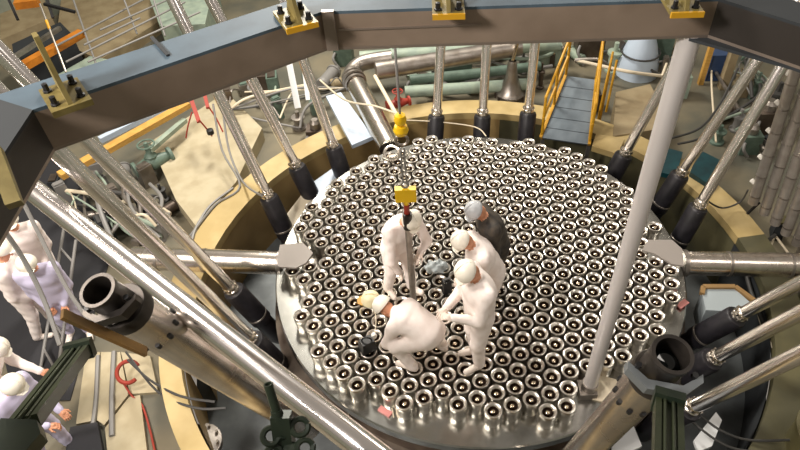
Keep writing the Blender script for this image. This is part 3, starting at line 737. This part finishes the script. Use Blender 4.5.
# hanging white paper strips behind the beam
for k, (u, v, u2, v2) in enumerate(((289, 62, 298, 108), (303, 60, 308, 100))):
    p1 = PZ(u, v, 1.2); p2 = PD(u2, v2, (R @ (p1 - CAM)).z)
    m_ = MB(); m_.bar(p1, p2, .10 if k == 0 else .07, .015); o = m_.build('paper_strip', 'paper', smooth=False)
    tag(o, 'white paper strip hanging below the girder, ' + ('wider left one' if k == 0 else 'narrower right one'), 'strip')
# ------------------------------------------------------------------ gangway with yellow railings
zt = 0.0
A, B, C_, D_ = PZ(541, 138, -.25), PZ(589, 145, -.25), PZ(596, 80, .45), PZ(566, 76, .45)
e = empty('gangway', (A + B) / 2, 'sloping grey steel gangway with yellow tube railings behind the plate', 'gangway')
nrm = (B - A).cross(D_ - A).normalized() * .03
for k in range(6):
    t0, t1 = k / 6, (k + 1) / 6 - .008
    q = [A.lerp(D_, t0), B.lerp(C_, t0), B.lerp(C_, t1), A.lerp(D_, t1)]
    MB().add([x - nrm for x in q] + [x + nrm for x in q], [(3, 2, 1, 0), (4, 5, 6, 7), (0, 1, 5, 4), (1, 2, 6, 5), (2, 3, 7, 6), (3, 0, 4, 7)]).build('deck_plate', 'gpanel', e, smooth=False)
for (P_, Q_) in ((A, D_), (B, C_)):
    MB().bar(P_, Q_, .05, .12).build('side_beam', 'yellow', e, smooth=False)
    for h_ in (.42, .82):
        MB().tube([P_ + Vector((0, 0, h_)), Q_ + Vector((0, 0, h_))], .024, 8).build('handrail', 'yellow', e)
    for t in (0.02, .5, .98):
        q = P_.lerp(Q_, t); MB().tube([q, q + Vector((0, 0, .84))], .024, 8).build('rail_post', 'yellow', e)
for t in (.1, .9):
    q = A.lerp(D_, t); q2 = B.lerp(C_, t)
    for w in (q, q2): MB().bar(Vector((w.x, w.y, FZ)), w - Vector((0, 0, .03)), .06, .06).build('leg', 'grey_steel', e, smooth=False)
# second railing at gangway top
e = empty('railing', PZ(605, 100, -.3), 'yellow railing beside the gangway, right of it', 'railing')
for (u, v, u2, v2) in ((600, 110, 613, 52), (606, 112, 617, 60)):
    p1 = PZ(u, v, -.3); p2 = PZ(u2, v2, .6)
    MB().tube([p1, p2], .022, 8).build('handrail', 'yellow', e)
for t in (0, .5, 1):
    p1 = PZ(600, 110, -.3).lerp(PZ(613, 52, .6), t); MB().tube([Vector((p1.x, p1.y, FZ)), p1], .022, 8).build('rail_post', 'yellow', e)
# ------------------------------------------------------------------ rack of parallel tubes at right
e = empty('tube_rack', PZ(770, 225, -.2), 'upright rack of parallel grey tubes with white clips at the right edge', 'rack')
bot = PZ(753, 203, -.15); top = PD(800, 56, (R @ (bot - CAM)).z - 1.6)
dr = (top - bot).normalized(); side = (PD(790, 238, (R @ (bot - CAM)).z + .05) - bot) / 3.4
topE = bot + dr * 3.4
for k in range(5):
    o_ = bot + side * k
    t = MB().tube([o_, o_ + dr * 3.4], .076, 14).build('rack_tube', 'rack', e)
    bb_ = MB()
    for q in range(9):
        bb_.lathe([(.076, -.012), (.083, -.01), (.083, .01), (.076, .012)], frame(o_ + dr * (.15 + q * .38), d=dr), 12)
    tag(bb_.build('tube_bands', 'grey_steel', t), kind='stuff')
for q in range(6):
    c = bot - side * .35 + dr * (.32 + q * .45)
    MB().cyl(c, c - side.normalized() * .06, .035, seg=10).build('clip', 'bulb', e)
for q in range(5):
    c = bot + side * 4.5 + dr * (-.2 + q * .35)
    MB().cyl(c, c + side.normalized() * .07, .045, seg=10).build('clip', 'bulb', e)
MB().bar(bot + side * 4.6 - dr * .25, bot + side * 4.6 + dr * 3.2, .04, .22).build('rack_frame', 'grey_steel', e, smooth=False)
MB().bar(bot + side * .4 + Vector((0, 0, .1)), Vector((bot.x - .05, bot.y - .05, -.33)), .03, .03).build('rack_leg', 'black', e, smooth=False)
# ------------------------------------------------------------------ teal tarps, boxes, drum, boards at right
def slab(poly_px, z0, z1, mname, name, label, cat, group=None, parent=None):
    pts = [PZ(u, v, z1) for u, v in poly_px]
    o = MB().prism([(p.x, p.y) for p in pts], z0, z1).build(name, mname, parent, smooth=False)
    if parent is None: tag(o, label, cat, group)
    return o
slab(((652, 170), (660, 146), (683, 152), (676, 176)), -.33, -.24, 'teal', 'water_tray', 'dark teal tray on the curb, left one next to the pale column', 'tray')
slab(((690, 172), (700, 150), (728, 164), (712, 186)), -.33, -.24, 'teal', 'water_tray', 'dark teal tray on the curb between the two long right-hand rods', 'tray')
slab(((613, 136), (616, 92), (650, 84), (662, 106), (652, 130)), FZ, -.3, 'beige', 'crate', 'beige box beyond the plate between the yellow railing and the pale column', 'box')
slab(((592, 146), (596, 134), (625, 138), (618, 154)), -.33, -.22, 'curb', 'crate', 'low cream box beside the foot of the gangway', 'box')
e = empty('access_box', PZ(728, 300, .0), 'pale blue-grey six-sided box with a wooden rim below the right horizontal pipe', 'box')
slab(((702, 293), (703, 288), (735, 289), (752, 304), (741, 312), (706, 310)), -.5, -.05, 'gpanel', 'box_body', None, None, parent=e).data.materials[0] = M['box_blue']
q = [PZ(u, v, -.04) for u, v in ((702, 294), (703, 287), (735, 287), (757, 303))]
for k in range(3): MB().bar(q[k], q[k + 1], .06, .05).build('wood_rim', 'wood_d', e, smooth=False)
c = PZ(795, 430, -.2); c = c * ((math.hypot(c.x, c.y) + .35) / math.hypot(c.x, c.y))
e = empty('drum', (c.x, c.y, FZ), 'olive upright drum at the lower right corner', 'drum')
MB().lathe([(.001, 0), (.40, 0), (.40, .9), (.42, .92), (.42, .98), (.36, 1.0), (.001, 1.0)], Matrix.Translation((c.x, c.y, FZ)), 40).build('drum_shell', 'olive', e)
c = PZ(797, 335, -.3); c = c * (4.85 / math.hypot(c.x, c.y))
e = empty('round_flange', (c.x, c.y, FZ), 'round grey flanged cap at the right edge beside the lower rods', 'flange')
MB().lathe([(.001, 0), (.35, 0), (.35, .45), (.42, .47), (.42, .53), (.3, .54), (.3, .58), (.001, .58)], Matrix.Translation((c.x, c.y, FZ)), 36).build('cap', 'dsteel', e)
for k in range(12):
    a_ = k * PI / 6; MB().cyl((c.x + .37 * math.cos(a_), c.y + .37 * math.sin(a_), FZ + .53), (c.x + .37 * math.cos(a_), c.y + .37 * math.sin(a_), FZ + .58), .022, seg=6).build('bolt', 'steel', e)
# white sheets low in the gap
slab(((612, 432), (632, 422), (642, 446), (630, 452), (612, 452)), -.55, -.5, 'paper', 'white_sheet', 'white sheet in the gap between the lower right tube and green arm', 'sheet')
slab(((694, 440), (716, 412), (722, 420), (712, 446), (698, 452)), -.55, -.5, 'paper', 'white_sheet', 'white sheet below the lowest right-hand rod', 'sheet')
# board frames and cabinets in the right background
for k, (u, v, w_, h_, mn, lab) in enumerate(((722, 88, .16, 2.2, 'beige', 'beige upright post, left of two behind the long right rods'), (742, 96, .14, 2.0, 'beige', 'beige upright post, right of two behind the long right rods'),
                                    (700, 84, .1, 2.1, 'wood', 'wooden upright post right behind the pale column'))):
    c = PZ(u, v, FZ); o = MB().box((c.x, c.y, FZ + h_ / 2), (w_, w_, h_)).build('upright_post', mn, smooth=False); tag(o, lab, 'post')
c = PZ(702, 82, FZ); o = MB().box((c.x + .3, c.y + .2, FZ + .3), (.45, .35, .6)).build('blue_cabinet', 'blue', smooth=False); tag(o, 'small blue cabinet between the upright posts at right rear', 'cabinet')
# conical machine and other far equipment
def conical(u, v, z, label):
    c = PZ(u, v, z); e = empty('conical_hopper', c, label, 'hopper')
    MB().lathe([(.001, 0), (.27, 0), (.29, .03), (.29, .14), (.22, .2), (.12, .5), (.09, .8), (.07, .85)], Matrix.Translation(c), 24).build('cone_body', 'grey_steel', e)
    for k in range(10):
        a_ = k * PI / 5; MB().box((c.x + .29 * math.cos(a_), c.y + .29 * math.sin(a_), c.z + .08), (.05, .05, .12), Matrix.Rotation(a_, 3, 'Z')).build('rib', 'dsteel', e, smooth=False)
    MB().cyl(c + Vector((0, 0, .84)), c + Vector((.12, .05, 1.5)), .04, seg=12).build('shaft', 'steel', e)
conical(510, 98, -.7, 'grey bell-shaped machine with a silver shaft between the rods at rear')
c = PZ(636, 72, FZ); e = empty('shrouded_machine', c, 'pale blue-white cone-shaped machine at the far right rear', 'machine')
MB().lathe([(.45, 0), (.42, .3), (.3, .7), (.18, 1.0), (.001, 1.05)], Matrix.Translation(c), 24).build('shroud', 'bpanel', e)
MB().torus(Matrix.Translation(c + Vector((0, 0, .5))), .40, .02, 24, 6).build('hoop', 'cable', e)
# ------------------------------------------------------------------ machinery clutter (each a machine with parts)
def valve(c, r, label, mname='green', wheel='grey_steel', s=1.0, az=0):
    c = Vector(c); e = empty('valve', c, label, 'valve'); rm = Matrix.Rotation(math.radians(az), 4, 'Z'); T = Matrix.Translation(c) @ rm
    f = T @ Matrix.Rotation(PI / 2, 4, 'Y')
    MB().lathe([(.001, -.32 * s), (.13 * s, -.32 * s), (.13 * s, -.27 * s), (.07 * s, -.26 * s), (.12 * s, -.08 * s), (.13 * s, 0), (.12 * s, .08 * s), (.07 * s, .26 * s), (.13 * s, .27 * s), (.13 * s, .32 * s), (.001, .32 * s)], T @ Matrix.Translation((0, 0, .16 * s)) @ Matrix.Rotation(PI / 2, 4, 'Y'), 20).build('valve_body', mname, e)
    MB().lathe([(.07 * s, .2 * s), (.10 * s, .3 * s), (.05 * s, .36 * s), (.03 * s, .55 * s), (.001, .56 * s)], T, 14).build('bonnet', mname, e)
    MB().torus(T @ Matrix.Translation((0, 0, .52 * s)), .13 * s, .015 * s, 20, 6).build('handwheel', wheel, e)
    MB().bar(T @ Vector((-.13 * s, 0, .52 * s)), T @ Vector((.13 * s, 0, .52 * s)), .015, .015).build('spoke', wheel, e)
    return e
c = PZ(148, 150, -.3); valve((c.x, c.y, -.75), .2, 'green valve body among pipes at left, above the machinery tangle', 'green', 'green', 1.1, 40)
c = PZ(205, 112, .2); ev = empty('red_hoist', c, 'red hoist body with thin red lines below the girder at left', 'hoist')
MB().bar(PZ(190, 96, .3), PZ(199, 122, .1), .07, .05).build('hoist_body', 'red', ev, smooth=False); MB().bar(PZ(204, 92, .3), PZ(208, 108, .2), .06, .05).build('hoist_body', 'red', ev, smooth=False)
for (q1, q2, q3) in (((192, 112), (188, 126), (186, 138)), ((199, 120), (206, 128), (212, 136)), ((208, 106), (216, 118), (223, 132))): MB().tube(smooth_path([PZ(*q1, .2), PZ(*q2, .0), PZ(*q3, -.2)]), .014, 6).build('hoist_line', 'red', ev)
MB().lathe([(.001, 0), (.06, .01), (.06, .09), (.001, .1)], Matrix.Translation(PZ(211, 134, -.1)), 12).build('hoist_hook', 'black', ev)
c = PZ(398, 99, .1); valve((c.x, c.y, -.1), .2, 'small red-brown valve right of the cream pole', 'red', 'red', .7, 20)
c = PZ(128, 372, FZ + .3)
e = empty('red_hose_clamp', c, 'round red pipe clamp standing on the floor at lower left', 'clamp')
MB().torus(frame(c, d=Vector((.1, -.6, 1))), .14, .028, 24, 8, a0=.4, a1=5.4).build('clamp_ring', 'red', e)
pipe([PZ(124, 384, FZ + .15), PZ(132, 396, FZ + .05), PZ(142, 405, FZ + .03), PZ(150, 430, FZ + .03), PZ(155, 452, FZ + .03)], .014, 'red', 'red_hose', 'thin red hose running from the red clamp along the floor', 'hose', sm=4)
rng = random.Random(3)
k = 0
mn = ['dsteel', 'grey_steel', 'dsteel', 'green', 'gcable', 'cable']
clut = [(108, 205), (120, 225), (135, 195), (150, 215), (160, 238), (128, 178), (165, 200), (112, 240), (100, 180), (142, 240), (172, 222), (90, 225)]
# far machinery rows
def machine(u, v, w, d, h, mname, label, az=0, cap=None):
    c = PZ(u, v, FZ); rot = Matrix.Rotation(math.radians(az), 3, 'Z'); e = empty('machine', (c.x, c.y, FZ), label, 'machine')
    MB().box((c.x, c.y, FZ + h / 2), (w, d, h), rot).build('housing', mname, e, smooth=False)
    MB().lathe([(min(w, d) * .35, h - .01), (min(w, d) * .35, h + .12), (min(w, d) * .2, h + .18), (.001, h + .18)], Matrix.Translation((c.x, c.y, FZ)), 16).build('cap', cap or 'grey_steel', e)
    MB().tube(smooth_path([(c.x - w * .4, c.y - d * .5, FZ + h * .7), (c.x - w * .5, c.y - d * .8, FZ + h * .5), (c.x - w * .2, c.y - d * .9, FZ + .05)]), .03, 8).build('outlet_pipe', 'gcable', e)
machine(455, 78, .7, .4, .45, 'green', 'grey green machine behind the left middle rod')
machine(420, 88, .5, .3, .4, 'pgreen', 'small pale green machine left of the middle rods')
machine(545, 62, .6, .4, .5, 'pgreen', 'pale green machine left of the gangway top')
machine(585, 58, .5, .4, .6, 'dsteel', 'dark machine at the top of the gangway', cap='paper')
machine(655, 60, .5, .4, .7, 'green', 'green-grey machine right of the cone-shaped machine')
machine(675, 95, .4, .3, .5, 'pgreen', 'pale machine just left of the pale column top')
machine(760, 130, .5, .4, .5, 'dsteel', 'dark machine between the long rod and the tube rack')
machine(745, 150, .35, .3, .4, 'green', 'green machine low behind the last long right rod')
machine(265, 88, .5, .4, .4, 'dsteel', 'dark machine under the girder between two leaning rods')
machine(345, 62, .4, .4, .5, 'green', 'green machine under the girder corner beside the fat pipe')
machine(318, 140, .35, .3, .3, 'dsteel', 'small dark machine beyond the curb left of the white-blue panel')
machine(590, 108, .3, .3, .4, 'dsteel', 'dark unit under the gangway right side')
# ------------------------------------------------------------------ left: boards, planks, scaffold rails
def beam_px(p, q, z, w, h, mname, name, label, cat, group=None):
    P_, Q_ = PZ(*p, z), PZ(*q, z); o = MB().bar(P_, Q_, w, h).build(name, mname, smooth=False); return tag(o, label, cat, group)
beam_px((60, 176), (188, 104), -.1, .16, .1, 'wood', 'wooden_plank', 'long yellow-brown plank running diagonally below the girder at left', 'plank')
beam_px((100, 140), (180, 100), -.2, .1, .1, 'bpanel', 'pale_beam', 'pale blue rail beside the long plank under the girder', 'rail')
beam_px((150, 150), (185, 120), -.3, .1, .08, 'pgreen', 'pale_beam', 'pale green bar below the long plank', 'bar')
beam_px((20, 68), (82, 33), .2, .17, .14, 'orange', 'orange_beam', 'orange painted beam at upper left above the girder', 'beam')
beam_px((10, 60), (60, 28), .2, .08, .08, 'grey_steel', 'grey_rail', 'grey rail above the orange beam at upper left', 'rail')
slab(((14, 62), (12, 44), (60, 22), (72, 34)), FZ, -.1, 'slate_dark', 'dark_hatch', 'dark open hatch behind the orange beam', 'hatch')
slab(((56, 40), (62, -8), (150, -30), (176, 10), (100, 60)), FZ, -.6, 'beige', 'floor_panel', 'broad beige platform behind the scaffold rails at upper left', 'platform')
slab(((55, 76), (90, 56), (122, 62), (90, 82)), FZ, -.35, 'pgreen', 'floor_panel', 'pale cream-green board just above the girder at upper left', 'board')
slab(((150, 0), (152, -20), (215, -20), (205, 24), (160, 26)), FZ, -.2, 'pgreen', 'floor_panel', 'pale green white board behind the two rods at the top edge', 'board')
slab(((0, 40), (0, 8), (40, -10), (52, 18)), FZ, -.4, 'beige', 'floor_panel', 'beige board at the upper left corner below the orange trolley', 'board')
e = empty('orange_trolley', PZ(28, 5, .9), 'orange trolley with black hooks at the upper left corner', 'trolley')
MB().box(PZ(27, 3, 1.0), (.42, .2, .14), Matrix.Rotation(.25, 3, 'Z')).build('trolley_body', 'orange', e, smooth=False)
for (u, v, u2, v2) in ((8, -2, 18, 20), (46, -4, 53, 18), (44, 4, 75, 12)):
    p1 = PZ(u, v, 1.0); p2 = PD(u2, v2, (R @ (p1 - CAM)).z); MB().bar(p1, p2, .05, .05).build('hook', 'black', e, smooth=False)
# scaffold
e = empty('scaffold', PZ(110, 40, FZ), 'grey scaffold railing of crossing tubes at upper left', 'scaffold')
def tb(p, q, z1, z2, r=.02, mn_='gcable'):
    MB().tube([PZ(*p, z1), PZ(*q, z2)], r, 8).build('scaffold_tube', mn_, e)
for (p, q) in (((66, 62), (185, 2)), ((88, 62), (200, 12)), ((56, 46), (150, -4)), ((100, 30), (185, -8)), ((84, 45), (140, 18))): tb(p, q, .3, .3)
for (p, q) in (((72, -4), (96, 64)), ((122, -6), (137, 34)), ((152, -6), (165, 36)), ((168, -6), (182, 30))): tb(p, q, .6, 0)
e2 = empty('sighting_rod', PZ(66, 74, .6), 'thin steel rod with yellow tape above the left bolted bracket', 'rod')
pa, pb = PZ(40, 4, 1.6), PZ(66, 72, 1.0)
MB().tube([pa, pb], .018, 8).build('rod_shaft', 'steel', e2); MB().cyl(pa.lerp(pb, .25), pa.lerp(pb, .38), .024, seg=8).build('yellow_tape', 'yellow', e2)
# ladder and mat at left
e = empty('scaffold_ladder', PZ(68, 400, FZ), 'grey tube ladder standing at left between the floor workers and the open tube', 'ladder')
def L2(p, q, z1, z2, r=.022): MB().tube([PZ(*p, z1), PZ(*q, z2)], r, 8).build('ladder_tube', 'gcable', e)
L2((40, 372), (64, 228), FZ, FZ + .9); L2((54, 400), (76, 240), FZ, FZ + .9)
for t in (.15, .38, .62, .85):
    p1 = PZ(40, 372, FZ).lerp(PZ(64, 228, FZ + .9), t); p2 = PZ(54, 400, FZ).lerp(PZ(76, 240, FZ + .9), t); MB().tube([p1, p2], .016, 6).build('rung', 'gcable', e)
o = slab(((-10, 300), (10, 190), (60, 140), (112, 250), (70, 400), (14, 400)), FZ + .002, FZ + .02, 'mat', 'rubber_mat', 'large dark rubber mat on the lower floor at left', 'mat')
slab(((62, 470), (70, 427), (97, 422), (106, 470)), FZ + .002, FZ + .1, 'mat', 'dark_box', 'flat dark box on the floor at the bottom left beside the beige boards', 'box')
# pale floor boards at lower left
e = empty('floor_boarding', PZ(110, 400, FZ), 'beige floor boards laid around the curb at lower left', 'boards')
for q in (((76, 424), (86, 352), (100, 352), (96, 420)), ((97, 420), (101, 352), (120, 352), (128, 395), (104, 425)), ((105, 428), (129, 397), (140, 395), (148, 460), (108, 460)), ((121, 352), (150, 356), (158, 392), (130, 394))):
    pts = [PZ(u, v, FZ + .05) for u, v in q]; MB().prism([(p.x, p.y) for p in pts], FZ + .002, FZ + .05).build('board', 'cream', e, smooth=False)
# ------------------------------------------------------------------ cables and hoses
def cable(pxs, z, r, mname, label, cat='cable', group=None, name='cable'):
    pts = [PZ(u, v, z if not isinstance(z, (list, tuple)) else z[i]) for i, (u, v) in enumerate(pxs)]
    o = MB().tube(smooth_path(pts, 5), r, 6).build(name, mname); return tag(o, label, cat, group)
cable(((222, 104), (229, 150), (243, 182), (262, 196)), (.3, -.2, -.3, .3), .018, 'gcable', 'grey cable hanging from the girder to the sleeve above the left pipe')
cable(((213, 104), (222, 150), (240, 186), (215, 205), (190, 236)), (.3, -.2, -.31, -.31, -.31), .018, 'gcable', 'grey cable following the curb edge at left, outer one')
cable(((233, 188), (210, 206), (196, 228), (192, 240)), -.31, .022, 'gcable', 'grey cable following the curb edge at left, inner one')
cable(((320, 80), (345, 100), (375, 106), (398, 114)), (.5, .4, .4, .4), .016, 'hose', 'cream hose crossing in front of the fat sloping pipe', 'hose', name='hose')
cable(((402, 120), (440, 122), (475, 127), (486, 136)), (.25, .1, .15, .22), .010, 'hose', 'thin pale cord crossing behind the rear nozzles', 'cord', name='cord')
cable(((738, 68), (720, 104), (700, 128), (672, 138)), (.2, -.3, -.3, -.3), .022, 'cable', 'black cable curving beside the upright posts, left one')
cable(((746, 72), (726, 110), (704, 136), (678, 144)), (.2, -.3, -.3, -.3), .022, 'cable', 'black cable curving beside the upright posts, right one')
cable(((706, 200), (722, 208), (740, 202), (748, 190)), (.2, -.2, -.2, .1), .014, 'cable', 'thin black cable looping from the right sleeve to the tube rack')
cable(((128, 360), (150, 380), (180, 396), (215, 402)), (FZ + .4, FZ + .5, -.3, -.3), .016, 'cable', 'dark cable sagging below the big open tube, upper one')
cable(((126, 352), (158, 392), (196, 408), (226, 408)), (FZ + .4, FZ + .5, -.3, -.3), .016, 'cable', 'dark cable sagging below the big open tube, lower one')
cable(((98, 356), (96, 400), (92, 430)), FZ + .07, .03, 'gcable', 'grey strap lying on the beige boards, left one', 'strap', name='strap')
cable(((114, 352), (112, 396), (112, 436)), FZ + .07, .035, 'gcable', 'grey strap lying on the beige boards, right one', 'strap', name='strap')
cable(((20, 196), (42, 240), (68, 290), (96, 330)), (2.0, 1.6, 1.2, .9), .022, 'gcable', 'thick grey hose hanging from the girder toward the open tube, upper one', 'hose', name='hose')
cable(((4, 230), (24, 260), (44, 300), (60, 345)), (2.0, 1.6, 1.2, .9), .025, 'gcable', 'thick grey hose hanging at the far left, lower one', 'hose', name='hose')
cable(((696, 412), (720, 430), (748, 440), (790, 440)), (-.3, -.3, -.3, -.2), .014, 'cable', 'black cable below the lowest right rod, upper one')
cable(((690, 420), (716, 440), (740, 450), (780, 452)), (-.3, -.3, -.3, -.2), .014, 'cable', 'black cable below the lowest right rod, lower one')
cable(((346, 388), (348, 410), (349, 436)), (.1, -.3, -.8), .008, 'hose', 'thin white cord hanging over the plate rim at lower left', 'cord', name='cord')
for k, dx in enumerate((0, 4)):
    cable(((392 + dx, 408), (395 + dx, 425), (398 + dx, 450)), (.02, -.1, -.9), .008, 'hose', 'thin white cord over the front rim by the pink tag, ' + ('left' if k == 0 else 'right') + ' strand', 'cord', name='cord')
# tags and small things on the plate
c = PZ(385, 411, .02); o = MB().box((c.x, c.y, .012), (.16, .07, .02), Matrix.Rotation(-.6, 3, 'Z')).build('pink_tag', 'pink', smooth=False); tag(o, 'small pink tag lying on the front left rim of the plate', 'tag')
c = PZ(683, 303, .05); o = MB().box((c.x, c.y, .03), (.16, .08, .02), Matrix.Rotation(.6, 3, 'Z')).build('pink_tag', 'pink', smooth=False); tag(o, 'small pink tag on the right rim of the plate', 'tag')
# gear lying on the nozzles
c = PZ(371, 301, RT)
e = empty('loose_helmet', (c.x, c.y, RT), 'cream helmet lying on the nozzles beside the crouching worker', 'helmet')
ff = Matrix.Translation((c.x, c.y, RT + .02))
MB().lathe([(.118, -.01), (.126, 0), (.12, .03), (.105, .075), (.075, .108), (.035, .122), (.001, .125)], ff, 20).build('shell', 'helmet_c', e)
MB().tube([ff @ Vector((.118 * math.cos(t_), 0, .125 * math.sin(t_) + .004)) for t_ in [PI * q_ / 10 for q_ in range(1, 10)]], .01, 6).build('ridge', 'helmet_c', e)
MB().prism([(-.10, -.085), (-.165, -.05), (-.175, 0), (-.165, .05), (-.10, .085)], -.008, .004, ff).build('brim', 'wood', e, smooth=False)
c = PZ(368, 348, RT)
e = empty('tool_bag', (c.x, c.y, RT), 'small black tool bag resting on the nozzles in front of the crouching worker', 'bag')
MB().box((c.x, c.y, RT + .08), (.20, .15, .15), Matrix.Rotation(.5, 3, 'Z'), taper=.75).build('bag_body', 'black', e, smooth=False)
MB().torus(Matrix.Translation((c.x, c.y, RT + .15)) @ Matrix.Rotation(PI / 2, 4, 'X'), .06, .01, 16, 6, a0=0, a1=PI).build('handle', 'black', e)
o = MB().lathe([(.001, 0), (.035, .005), (.04, .03), (.025, .06), (.001, .065)], Matrix.Translation(PZ(374, 337, RT)), 12).build('round_plug', 'bulb'); tag(o, 'small white cap lying on a nozzle left of the crouching worker', 'cap')
cable(((374, 340), (376, 318), (372, 306)), RT + .02, .006, 'hose', 'thin white cord from the black bag to the cream helmet', 'cord', name='cord')
c = PZ(447, 292, RT); e = empty('tool_case', (c.x, c.y, RT), 'narrow black case standing on the nozzles left of the grouped workers', 'case')
MB().box((c.x, c.y, RT + .12), (.12, .07, .24), Matrix.Rotation(.4, 3, 'Z'), taper=.85).build('case_body', 'black', e, smooth=False)
MB().box((c.x, c.y, RT + .25), (.07, .03, .02), Matrix.Rotation(.4, 3, 'Z')).build('handle', 'cable', e, smooth=False)
# crumpled bag
pts_c = PZ(437, 270, RT)
def bagf(P):
    d = sd_ell(P, (0, 0, .06), (.15, .10, .07)); return d + .02 * np.sin(P[..., 0] * 45) * np.sin(P[..., 1] * 50 + 1) + .012 * np.sin(P[..., 2] * 70 + P[..., 0] * 30)
o = sdf_obj('plastic_bag', bagf, [(-.18, -.13, 0), (.18, .13, .14)], .05, .012, 'bpanel'); o.location = (pts_c.x, pts_c.y, RT); tag(o, 'crumpled grey plastic bag on the nozzles between the tool pole and the group', 'bag')
o.data.materials[0] = M['grey_bag'] if 'grey_bag' in M else M['gcable']

# ------------------------------------------------------------------ dense machinery behind and beside the pit
def skid(name_label, clut, n_pipe, seed, z=FZ, mats=('dsteel', 'grey_steel', 'green', 'pgreen', 'gcable', 'beige'), hmax=.55, smax=.34):
    rg = random.Random(seed); u0 = sum(c[0] for c in clut) / len(clut); v0 = sum(c[1] for c in clut) / len(clut)
    e = empty('machinery_skid', PZ(u0, v0, z), name_label, 'machinery')
    for (u, v) in clut:
        c = PZ(u, v, z); q_ = math.hypot(c.x, c.y)
        if q_ < 4.8: c.x *= 4.8 / q_; c.y *= 4.8 / q_
        h_ = rg.uniform(.2, hmax); w = rg.uniform(.14, smax); rot = Matrix.Rotation(rg.uniform(0, 3), 3, 'Z'); m_ = rg.choice(mats)
        if rg.random() < .45:
            hs = MB().box((c.x, c.y, z + h_ / 2), (w, w * .7, h_), rot).build('housing', m_, e, smooth=False)
            MB().box((c.x, c.y, z + h_ + .015), (w * .8, w * .5, .03), rot).build('lid', rg.choice(mats), hs, smooth=False)
        elif rg.random() < .5:
            f = Matrix.Translation((c.x, c.y, z + w * .5)) @ rot.to_4x4() @ Matrix.Rotation(PI / 2, 4, 'Y')
            MB().lathe([(.001, -w), (w * .4, -w), (w * .45, -w * .8), (w * .4, -w * .75), (w * .4, w * .6), (w * .48, w * .62), (w * .48, w * .75), (w * .15, w * .8), (w * .15, w * 1.2), (.001, w * 1.2)], f, 16).build('motor', m_, e)
        else:
            MB().lathe([(.001, 0), (w * .55, 0), (w * .55, .04), (w * .35, .06), (w * .35, h_ * .7), (w * .5, h_ * .72), (w * .5, h_ * .82), (w * .15, h_ * .85), (w * .15, h_ * 1.2), (.001, h_ * 1.2)], Matrix.Translation((c.x, c.y, z)), 16).build('pump', m_, e)
    for k in range(n_pipe):
        p1 = PZ(*rg.choice(clut), z + rg.uniform(.1, .4)); p2 = PZ(*rg.choice(clut), z + rg.uniform(.1, .4))
        if (p1 - p2).length < .2: continue
        L_ = (p2 - p1).length; m_ = (p1 + p2) / 2 + Vector((rg.uniform(-.2, .2) * L_, rg.uniform(-.2, .2) * L_, rg.uniform(.05, .25)))
        MB().tube(smooth_path([p1, m_, p2]), rg.uniform(.012, .04), 8).build('pipework', rg.choice(['gcable', 'cable', 'grey_steel', 'hose', 'pgreen']), e)
skid('dense grey-green machinery row behind the three middle rods', [(395, 62), (412, 70), (430, 60), (448, 66), (462, 56), (498, 60), (522, 72), (470, 92), (425, 94), (540, 88), (500, 48), (552, 66), (558, 50)], 14, 11)
skid('cluttered machinery between the gangway and the pale column', [(625, 56), (640, 64), (662, 76), (672, 58), (655, 46), (612, 70), (600, 52), (575, 60), (668, 92)], 12, 12)
skid('dark cluttered machinery between and behind the two long right rods', [(712, 66), (722, 120), (738, 84), (752, 98), (770, 110), (735, 130), (716, 142), (760, 84), (745, 60), (780, 96), (764, 150)], 16, 13, mats=('dsteel', 'cable', 'green', 'gcable', 'beige', 'slate_dark'))
skid('grey pipework and boxes under the girder between the left leaning rods', [(245, 92), (262, 104), (280, 118), (300, 128), (318, 112), (330, 84), (275, 92), (310, 84), (230, 110), (345, 88)], 14, 14, mats=('dsteel', 'grey_steel', 'green', 'gcable', 'beige'))
skid('dark machinery behind the far left rods above the floor workers', [(85, 190), (96, 172), (106, 192), (118, 208), (100, 218), (128, 226), (142, 206), (156, 226), (150, 184), (70, 205), (80, 232), (104, 246), (170, 214), (60, 190), (108, 205), (120, 225), (135, 195), (150, 215), (160, 238), (128, 178), (165, 200), (112, 240), (142, 240)], 36, 15, mats=('dsteel', 'cable', 'gcable', 'slate_dark', 'grey_steel'), hmax=.5, smax=.26)
skid('dark equipment on the floor at the right edge between rack and lower rods', [(775, 235), (792, 300), (785, 320), (770, 340), (798, 370), (780, 372), (790, 400)], 10, 16, mats=('dsteel', 'cable', 'olive', 'slate_dark'), z=FZ)
# grey flange low in the pit at the bottom
c = PZ(205, 452, -1.45); e = empty('pit_flange', (c.x, c.y, -1.5), 'round grey flange low in the pit at the bottom left edge', 'flange')
MB().lathe([(.001, .1), (.2, .1), (.2, .3), (.28, .32), (.28, .4), (.12, .42), (.12, .5), (.001, .5)], Matrix.Translation((c.x, c.y, -1.6)), 28).build('flange_body', 'grey_steel', e)
for k in range(10):
    a_ = k * PI / 5; MB().cyl((c.x + .24 * math.cos(a_), c.y + .24 * math.sin(a_), -1.2), (c.x + .24 * math.cos(a_), c.y + .24 * math.sin(a_), -1.15), .02, seg=6).build('bolt', 'steel', e)
# platforms of pale concrete seen beyond the curb
slab(((150, 142), (226, 92), (262, 128), (236, 182), (196, 226), (176, 200)), FZ, -.62, 'cream', 'concrete_block', 'broad beige block outside the curb at left, behind two leaning rods', 'block')
c = PZ(606, 390, .01); o = MB().box((c.x, c.y, .012), (.26, .34, .02), Matrix.Rotation(-.35, 3, 'Z')).build('beige_plate', 'hose', smooth=False); tag(o, 'beige plate lying beside the foot of the pale column', 'plate')
